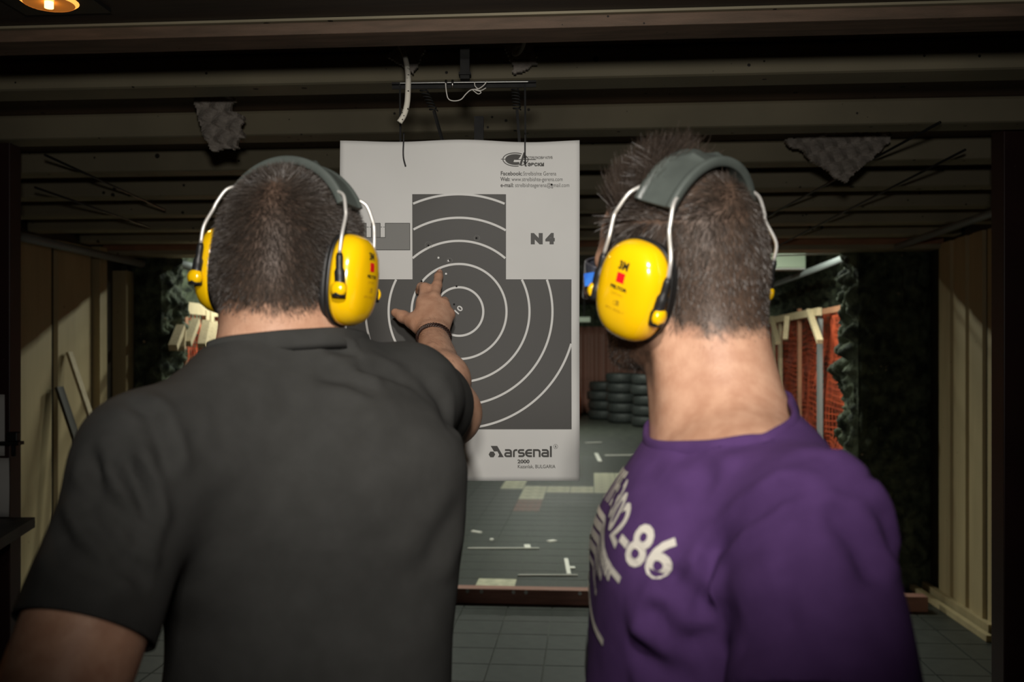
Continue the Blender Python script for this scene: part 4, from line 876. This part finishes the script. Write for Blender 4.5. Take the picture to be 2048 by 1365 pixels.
fa = [([(250, 790), (300, 830), (325, 900), (335, 960)], .010, .006), ([(470, 1040-170), (420, 900), (370, 860)], .02, .003), ([(150, 960), (190, 1050), (250, 1120), (300, 1170)], .010, .012), ([(172, 890), (205, 990), (255, 1060), (302, 1125)], .010, .012), ([(105, 1040), (140, 1100), (200, 1140), (260, 1150)], .014, .008), ([(240, 900), (275, 980), (300, 1080)], .010, .010),
      ([(620, 745), (700, 760), (760, 790)], .012, .006), ([(690, 735), (760, 742), (830, 770)], .012, .005), ([(840, 740), (880, 800), (905, 870)], .014, .004), ([(700, 880), (760, 900), (840, 890)], .022, .004), ([(930, 1000), (880, 1080), (850, 1160)], .02, .004), ([(640, 690), (690, 700), (720, 712)], .009, .005), ([(305, 1160), (320, 1250), (330, 1330)], .016, .006), ([(560, 900), (640, 1000), (660, 1100)], .03, .003)]
dsp = folds(V, N, fa, shirtA)*1.15+(fbm(V*9+3, 2)-.37)*.007+(fbm(V*26, 2)-.37)*.0022
V = keep_out(V+N*np.clip(dsp, -.010, .016)[:, None], N, bodyA)
sA = mkq('t_shirt', V, Q, SH_A, pA)
nco = A_(W(585, 676, 1.185)); nno = uA*.93-fA*-.36; nno = A_(uA*.95+fA*.16-rA*.06); nno /= np.linalg.norm(nno)
cutplane(sA, nco, nno, NB+A_((0, 0, .07)), .19, .105); pl_loop = loopnear(sA, nco, nno, NB, .2); collarband('collar', pl_loop, nno, SH_A, sA)
dl = LE-LJ; c_ = LJ+dl*.60; cutplane(sA, c_, dl, LJ+dl*.75, .17); dr = RE-RJ; c_ = RJ+dr*.46; cutplane(sA, c_, dr, RJ+dr*.75, .15)
cutplane(sA, (-.25, 1.2, 1.02), (0, 0, -1), (-.25, 1.2, 1.0), .4)
md = sA.modifiers.new('thick', 'SOLIDIFY'); md.thickness = .0022; md.offset = -1
trA = uni([(ell((-.255, 1.205, .97), (.172, .125, .13), RA), 0)]+[(cap(A_((-.255, 1.205, .92))+rA*(.09*s), (A_((-.255, 1.205, .92))+rA*(.09*s)+A_(ft))/2+fA*.02, .105, .088), .05) for s, ft in ((-1, (-.36, 1.12, 0)), (1, (-.16, 1.25, 0)))]+[(cap((A_((-.255, 1.205, .92))+rA*(.09*s)+A_(ft))/2+fA*.02, A_(ft)+A_((0, 0, .06)), .088, .082), .03) for s, ft in ((-1, (-.36, 1.12, 0)), (1, (-.16, 1.25, 0)))])
V, Q = nets(trA, (-.6, .9, -.05), (.1, 1.5, 1.12), .012); V[:, 2] = np.maximum(V[:, 2], .03); mkq('trousers', V, Q, PANT, pA)
for ft in ((-.36, 1.12, 0), (-.16, 1.25, 0)): shoe(pA, ft, fA)
# cropped hair with a whorl at the crown
P, N = headroots(HA, 95000, uni(neckA+[(HA.field, .025)])); m_ = hairmask(P)+RNG.normal(0, .004, len(P)); k = (m_ > 0) & (RNG.random(len(P)) < np.clip(m_/.03+.35, 0, 1)); P, N, m_ = P[k], N[k], m_[k]
cw = A_((.012, -.072, .098)); dv_ = P-cw; dist = np.linalg.norm(dv_, axis=1, keepdims=True); g = dv_/(dist+1e-6); sw = np.cross(N, g); g = g+sw*.5*np.exp(-dist/.05); g = g-(g*N).sum(1, keepdims=True)*N; g /= np.linalg.norm(g, axis=1, keepdims=True)+1e-6
ln = (np.interp(P[:, 2], [-.06, -.02, .03, .08, .13], [.005, .0075, .009, .012, .014])*np.clip(.35+dist[:, 0]/.04, .35, 1)*RNG.uniform(.75, 1.15, len(P))).astype(np.float32)
tw = lambda v: (v@HA.R.T)
strands('hair', pA, HAIR_A, HA.toW(P), tw(N), tw(g), ln, 2, .00058, .62, .25, .2)
# fine hair on the forearm
t = RNG.random(1500)[:, None]; an = RNG.random(1500)*2*PI; ax = RWr-RE; ax = ax/np.linalg.norm(ax); b1 = np.cross(ax, (0, 0, 1)); b1 /= np.linalg.norm(b1); b2 = np.cross(ax, b1); dr_ = np.cos(an)[:, None]*b1+np.sin(an)[:, None]*b2
c0 = RE+(RWr-RE)*(.25+.8*t); P = trace(bodyA, (c0+dr_*.09).astype(np.float32), -dr_.astype(np.float32), it=25); k = np.linalg.norm(P-c0, axis=1) < .07; P = P[k]; N = grad(bodyA, P.astype(np.float32)); g = np.cross(N, ax)*.8+ax*.5
strands('arm_hair', pA, HAIR_A, P, N, g, RNG.uniform(.006, .012, len(P)).astype(np.float32), 2, .00022, .2, .4, .3)
ear_muffs(HA, 'yellow ear muffs worn on the cropped dark head over the charcoal shirt', -.012, .04, (1,))
# braided bracelet at the wrist
br = empty('bracelet'); tag(br, 'brown braided leather bracelet on the pointing wrist', 'bracelet')
LEA = mat('brown_leather', (.05, .022, .015), (.025, .012, .009), .45, 120)
wc = A_(W(865, 678, 1.885)); hd_ax = A_(W(866, 640, 1.93))-A_(W(868, 700, 1.86)); hd_ax /= np.linalg.norm(hd_ax); hd_ax = hd_ax+A_((.10, 0, .0)); hd_ax /= np.linalg.norm(hd_ax); b1 = np.cross(hd_ax, (0, 0, 1)); b1 /= np.linalg.norm(b1); b2 = np.cross(hd_ax, b1)
n = 90; an = np.linspace(0, 2*PI, n+1); dr_ = np.cos(an)[:, None]*b1+np.sin(an)[:, None]*b2; sf = trace(bodyA, (wc+dr_*.06).astype(np.float32), -dr_.astype(np.float32), it=25)
for j in range(3):
    ph = an*14+j*2*PI/3; off = (.0022+.0016*np.cos(ph))[:, None]*dr_+(.0034*np.sin(ph+.7))[:, None]*hd_ax
    tube('strand', [Vector(p) for p in sf+off+dr_*.0005], .0019, LEA, br, 6)
e0 = sf[np.argmin(sf[:, 0]/sf[:, 1])]; tube('tail', [Vector(e0), Vector(e0+A_((.0, -.003, -.006))), Vector(e0+A_((.004, -.004, -.016)))], .0022, LEA, br, 6)
# ------------------------------------------------------------------ the man in the purple shirt, leaning in from the side
HB = Head((.199, 1.165, 1.692), rot3(math.radians(-44), math.radians(5), math.radians(-9)), .975)
yw, ln_ = math.radians(86), math.radians(4)
f0 = A_((-math.sin(yw), math.cos(yw), 0)); rB = A_((math.cos(yw), math.sin(yw), 0)); uB = f0*math.sin(ln_)+A_((0, 0, 1))*math.cos(ln_); fB = f0*math.cos(ln_)-A_((0, 0, 1))*math.sin(ln_); RB = [rB, fB, uB]
CB = A_((.222, 1.075, 1.345)); NBb = A_((.230, 1.105, 1.535))
LJb = A_((.266, .905, 1.445)); RJb = A_((.31, 1.265, 1.45)); LEb = A_((.252, .79, 1.17)); REb = A_((.30, 1.33, 1.17)); LWb = A_((.17, .93, .94)); RWb = A_((.16, 1.25, .97))
def torsoB(o, sleeve):
    it = [(ell(CB, (.165+o, .112+o, .19+o), RB), 0), (ell((.266, 1.075, 1.435), (.15+o, .076+o, .095+o), RB), .05), (ell((.225, 1.07, 1.14), (.15+o, .112+o, .25), [rB, f0, (0, 0, 1)]), .06), (ell((.25, 1.065, .95), (.16+o, .12+o, .16), [rB, f0, (0, 0, 1)]), .05),
          (cap((.245, 1.03, 1.464), LJb, .052+o, .056+o), .05), (cap((.255, 1.16, 1.49), RJb, .056+o, .056+o), .05), (cap(NBb+A_((.01, -.02, -.02)), LJb*.45+NBb*.55+A_((0, 0, -.012)), .04+o, .035+o), .05), (cap(NBb+A_((.01, .03, .0)), RJb*.45+NBb*.55+A_((0, 0, .012)), .044+o, .04+o), .05),
          (ell((.155, 1.0, 1.365), (.075+o, .05+o, .075+o), RB), .05), (ell((.155, 1.14, 1.365), (.075+o, .05+o, .075+o), RB), .05)]
    if sleeve:
        it += [(cap(LJb+A_((.004, 0, .0)), LJb*.3+LEb*.7+A_((.006, -.005, 0)), .060+o, .077+o), .018), (cap(RJb, RJb*.35+REb*.65, .064+o, .072+o), .045), (ell((.205, 1.065, 1.22), (.14, .122, .20), [rB, f0, (0, 0, 1)]), .05)]
    return it
armB = []
for J, E, Wr in ((LJb, LEb, LWb), (RJb, REb, RWb)): armB += [(cap(J, E, .056, .046), .04), (cap(E, E*.6+Wr*.4, .045, .041), .02), (cap(E*.6+Wr*.4, Wr, .041, .027), .02)]
neckB = [(cap(NBb+A_((.0, 0, -.06)), HB.toW([(0, -.028, -.03)])[0], .060, .056), .035), (cap(NBb+A_((.018, -.005, -.01)), HB.toW([(0, -.045, -.02)])[0], .048, .045), .04), (cap(NBb+A_((-.022, .01, -.05)), HB.toW([(0, .02, -.07)])[0], .036, .036), .035), (cap(NBb+A_((-.035, -.02, -.03)), HB.toW([(-.055, -.02, -.05)])[0], .016, .016), .03)]
bodyB = uni(torsoB(-.004, False)+armB+relaxed_hand(LWb, (-.45, .3, -.84), (.1, -.95, -.3), (-.88, -.1, .45))+relaxed_hand(RWb, (-.45, -.2, -.87), (.1, .95, -.25), (-.88, .2, .42))+neckB+[(HB.field, .025)]+legs((.25, 1.065, .92), rB, f0, ((.30, .95, 0), (.34, 1.18, 0))))
V, Q = nets(bodyB, (-.03, .70, .78), (.56, 1.48, 1.87), .0045)
pB = mkq('person', V, Q, SKIN); tag(pB, 'person in a purple t-shirt and safety glasses leaning in to look at the target', 'person')
lp = HB.toL(V); hm = hairmask(lp)+(vnoise(V*200)-.5)*.016; isH = (np.linalg.norm(lp, axis=1) < .17) & (lp[:, 2] > -.095)
setattr_f(pB, 'hair', np.where(isH, np.clip(hm/.014, 0, 1)*.93, 0))
jaw = np.clip((-.035-lp[:, 2]+(lp[:, 1]-.03)*.1)/.02, 0, 1)*np.clip((lp[:, 1]+.025)/.02, 0, 1)*np.clip((.128+lp[:, 2])/.02, 0, 1)*(np.linalg.norm(lp, axis=1) < .17); setattr_f(pB, 'stubble', np.clip(jaw*.8*(.6+.8*vnoise(V*400)), 0, .92))
for s in (-1, 1):
    o = bpy.data.objects.new('eye', bpy.data.meshes['eye']); COL.objects.link(o); o.location = HB.toW([(s*.031, .086, .0)])[0]; o.parent = pB
    o2 = bpy.data.objects.new('iris', bpy.data.meshes['iris']); COL.objects.link(o2); o2.parent = o; o2.location = Vector(HB.toW([(s*.031, .0945, .0)])[0])-o.location
shirtB = uni(torsoB(.009, True)+[(cap(NBb+A_((.004, 0, -.03)), NBb+A_((-.012, .005, .08)), .066, .060), .03)])
V, Q = nets(shirtB, (-.04, .68, 1.0), (.54, 1.50, 1.68), .0055)
N = grad(shirtB, V)
fb = [([(1640, 975), (1560, 985), (1480, 1040), (1425, 1110), (1410, 1200), (1425, 1290)], .009, .006), ([(1330, 1130), (1370, 1190), (1420, 1240)], .014, .010), ([(1290, 1200), (1340, 1260), (1420, 1300)], .016, .010), ([(1660, 1000), (1720, 1080), (1760, 1180)], .016, .009), ([(1700, 960), (1760, 1040), (1795, 1140)], .014, .007), ([(1430, 1250), (1520, 1220), (1600, 1190)], .018, .006), ([(1440, 1310), (1540, 1280), (1620, 1250)], .018, .006), ([(1380, 880), (1450, 890), (1520, 870)], .016, .004), ([(1345, 890), (1400, 930), (1430, 980)], .014, .004), ([(1250, 1290), (1320, 1330), (1400, 1350)], .018, .008), ([(1600, 900), (1660, 930), (1720, 990)], .02, .004)]
dsp = folds(V, N, fb, shirtB)*1.25+(fbm(V*9+7, 2)-.37)*.008+(fbm(V*26+3, 2)-.37)*.0022
V = keep_out(V+N*np.clip(dsp, -.007, .016)[:, None], N, bodyB)
sB = mkq('t_shirt', V, Q, SH_B, pB)
nb0 = A_(W(1568, 806, 1.085)); nf0 = A_(W(1338, 868, 1.07)); ax_ = nf0-nb0; nnoB = np.cross(ax_, rB); nnoB = nnoB/np.linalg.norm(nnoB); nnoB = nnoB*np.sign(nnoB[2]); ncoB = (nb0+nf0)/2
nnoB = nnoB+A_((0, -.10, 0)); nnoB /= np.linalg.norm(nnoB)
cutplane(sB, ncoB, nnoB, NBb+A_((0, 0, .08)), .19); lpB = loopnear(sB, ncoB, nnoB, NBb, .2); collarband('collar', lpB, nnoB, SH_B, sB)
dl = LEb-LJb; cutplane(sB, LJb+dl*.48, dl, LJb+dl*.66, .17); dr = REb-RJb; cutplane(sB, RJb+dr*.55, dr, RJb+dr*.72, .15)
cutplane(sB, (.25, 1.07, 1.02), (0, 0, -1), (.25, 1.07, 1.0), .4)
md = sB.modifiers.new('thick', 'SOLIDIFY'); md.thickness = .0022; md.offset = -1
# white print on the chest, laid on to the cloth
from mathutils.bvhtree import BVHTree
bvh = BVHTree.FromPolygons([v.co for v in sB.data.vertices], [tuple(p.vertices) for p in sB.data.polygons])
PRW = mat('cream_print', (.74, .70, .62), rough=.7); PRD = mat('dark_print', (.05, .045, .06), rough=.7)
def onchest(x, y, lift=.0016):
    dx, dy = x-.13, y-.06; x, y = .160+dx*.92+dy*.36, .070-max(dx, -.12)*.36+dy*.92
    dr = fB*math.cos(x/.15)-rB*math.sin(x/.15); o = Vector(CB+uB*y+dr*.21); h = bvh.ray_cast(o, Vector(-dr))
    p = h[0] if h[0] is not None else o-Vector(dr)*.08
    return p+Vector(dr)*lift
def chest(name, V2, Fc, m, par=sB): return mk(name, [onchest(x, y) for x, y in V2], Fc, m, par)
def arc_y(x, k=.6): return -k*x*x
Vt, Ft = textdata('TYPE 302-86', .052, .0012, 1, 'LEFT'); w_ = max(v[0] for v in Vt); Vt = [(-.10+v[0]*.255/w_, v[1]+.050) for v in Vt]; chest('print', Vt, Ft, PRW)
def stripe(x0, x1, y0, y1, w, m=PRW, bow=0.):
    n = 14; V = []; Fc = []
    for k in range(n+1):
        t = k/n; x = x0+(x1-x0)*t; y = y0+(y1-y0)*t+bow*math.sin(t*PI); V += [(x, y-w/2), (x, y+w/2)]
        if k: Fc.append((2*k-2, 2*k, 2*k+1, 2*k-1))
    chest('print_stripe', V, Fc, m)
stripe(-.11, .115, .036, .030, .007); stripe(-.11, .105, -.046, -.05, .008, PRW, -.004)
rr = random.Random(5)
for row, (xa, xb) in enumerate(((-.1, .098), (-.1, .078), (-.1, .05), (-.09, .06))):
    x = xa; V = []; Fc = []
    while x < xb:
        w = rr.uniform(.004, .008); y = .018-row*.0135; h = .0095 if row < 3 else .006; n = len(V); V += [(x, y), (x+w, y), (x+w*1.0, y+h), (x, y+h)]; Fc.append((n, n+1, n+2, n+3)); x += w+.0022
    o = chest('print_row', V, Fc, PRW); o['kind'] = 'stuff'
stripe(.02, .06, -.105, -.115, .03, PRD); stripe(-.03, .0, -.12, -.12, .03, PRD)
trB = uni([(ell((.25, 1.065, .97), (.168, .125, .13), [rB, f0, (0, 0, 1)]), 0)]+[(cap(A_((.25, 1.065, .92))+rB*(.09*s), (A_((.25, 1.065, .92))+rB*(.09*s)+A_(ft))/2+f0*.02, .105, .088), .05) for s, ft in ((-1, (.30, .95, 0)), (1, (.34, 1.18, 0)))]+[(cap((A_((.25, 1.065, .92))+rB*(.09*s)+A_(ft))/2+f0*.02, A_(ft)+A_((0, 0, .06)), .088, .082), .03) for s, ft in ((-1, (.30, .95, 0)), (1, (.34, 1.18, 0)))])
V, Q = nets(trB, (0, .75, -.05), (.62, 1.4, 1.12), .012); V[:, 2] = np.maximum(V[:, 2], .03); mkq('trousers', V, Q, PANT, pB)
for ft in ((.30, .95, 0), (.34, 1.18, 0)): shoe(pB, ft, f0)
# hair: longer and tousled on top, shorter towards the nape
P, N = headroots(HB, 65000, uni(neckB+[(HB.field, .025)])); m_ = hairmask(P)+RNG.normal(0, .004, len(P)); k = (m_ > 0) & (RNG.random(len(P)) < np.clip(m_/.02+.5, 0, 1)); P, N = P[k], N[k]
cw = A_((.0, -.07, .105)); dv_ = P-cw; dist = np.linalg.norm(dv_, axis=1, keepdims=True); g = dv_/(dist+1e-6)
g = g+np.where(P[:, 2:3] > .07, A_((-.1, .35, .5)), A_((0, -.25, -.5))); cl = np.stack([vnoise(P*70+i*9.1) for i in range(3)], 1)-.5; g = g+cl*1.3; fr_ = (P[:, 1:2] > .0) & (P[:, 2:3] > .075); g = np.where(fr_, A_((-.2, -.35, .9))+cl*.8, g); g = g-(g*N).sum(1, keepdims=True)*N*.9; g /= np.linalg.norm(g, axis=1, keepdims=True)+1e-6
ln = np.interp(P[:, 2], [-.065, -.03, .02, .06, .09, .13], [.007, .011, .014, .018, .030, .046])*np.interp(P[:, 1], [-.1, .0, .07, .1], [.9, .95, 1.1, 1.15])
ln = np.where((P[:, 1] > .045) & (P[:, 2] < .085), np.minimum(ln, .010), ln); ln = np.where(P[:, 1] < -.05, np.minimum(ln, np.interp(P[:, 2], [-.06, 0, .06, .12], [.004, .005, .008, .013])), ln); under = (np.abs(P[:, 1]+.034) < .027) & (P[:, 2] > .06); ln = np.where(under, np.minimum(ln, .007), ln); ln = (ln*RNG.uniform(.7, 1.15, len(P))).astype(np.float32)
twB = lambda v: (v@HB.R.T)
lift_ = np.where((P[:, 2:3] > .06) & (P[:, 1:2] > -.05), .6, .2)*np.where(under[:, None], .45, 1); Nn = twB(N)*lift_*2
strands('hair', pB, HAIR_B, HB.toW(P), Nn, twB(g), ln, 4, .00062, .5, .35, .22)
# stubble
d = RNG.normal(0, 1, (26000, 3)); d[:, 2] = -np.abs(d[:, 2]); d /= np.linalg.norm(d, axis=1, keepdims=True); P = trace(HB.local, A_((0, .03, -.03))+d*.2, -d.astype(np.float32), it=30); k = (P[:, 2] < -.04+(P[:, 1]-.03)*.1) & (P[:, 1] > -.01) & (P[:, 1] < .1); P = P[k][:7000]; N = grad(HB.local, P.astype(np.float32))
strands('beard', pB, HAIR_B, HB.toW(P), twB(N), twB(np.tile(A_((0, .2, -.9)), (len(P), 1))), RNG.uniform(.003, .006, len(P)).astype(np.float32), 2, .0004, .6, .4, .2)
ear_muffs(HB, 'yellow ear muffs worn on the tousled brown head over the purple shirt', -.010, .04, (-1,), -.008, .24, .006)
# safety glasses
gl = empty('safety_glasses'); tag(gl, 'tinted safety glasses with blue temples worn above the purple shirt', 'glasses')
LENS = mat('smoke_lens', (.16, .17, .22), rough=.06, trans=.75); BLUE = mat('blue_plastic', (.03, .14, .62), (.05, .22, .75), .25, 90); FRM = mat('dark_grey_frame', (.07, .07, .085), rough=.3)
V = []; Fc = []; n = 28
for k in range(n+1):
    ph = -1.25+2.5*k/n; hgt = .021-.006*(abs(ph)/1.25)**3; nose = .012*math.exp(-(ph/.16)**2)
    for z in (-.024*(hgt/.021)+nose, -.004, hgt*.9+.004):
        V.append(((.088)*math.sin(ph), .038+.088*math.cos(ph)-z*.15, z-.001))
    if k:
        for j in range(2): a = (k-1)*3+j; Fc.append((a, a+3, a+4, a+1))
o = mk('lens', HB.toW(np.array(V)), Fc, LENS, gl, True); md = o.modifiers.new('thick', 'SOLIDIFY'); md.thickness = .002
for r_ in (0, 2): tube('lens_rim', [Vector(p) for p in HB.toW(np.array(V[r_::3]))], .0016, FRM, gl, 6)
for s in (-1, 1):
    bar('temple', HB.toW([(s*.0845, .064, .006)])[0], HB.toW([(s*.0815, -.02, .008)])[0], .004, .013, FRM, gl)
    bar('temple_plate', HB.toW([(s*.0885, .076, .002)])[0], HB.toW([(s*.0865, .050, .006)])[0], .004, .015, BLUE, gl)
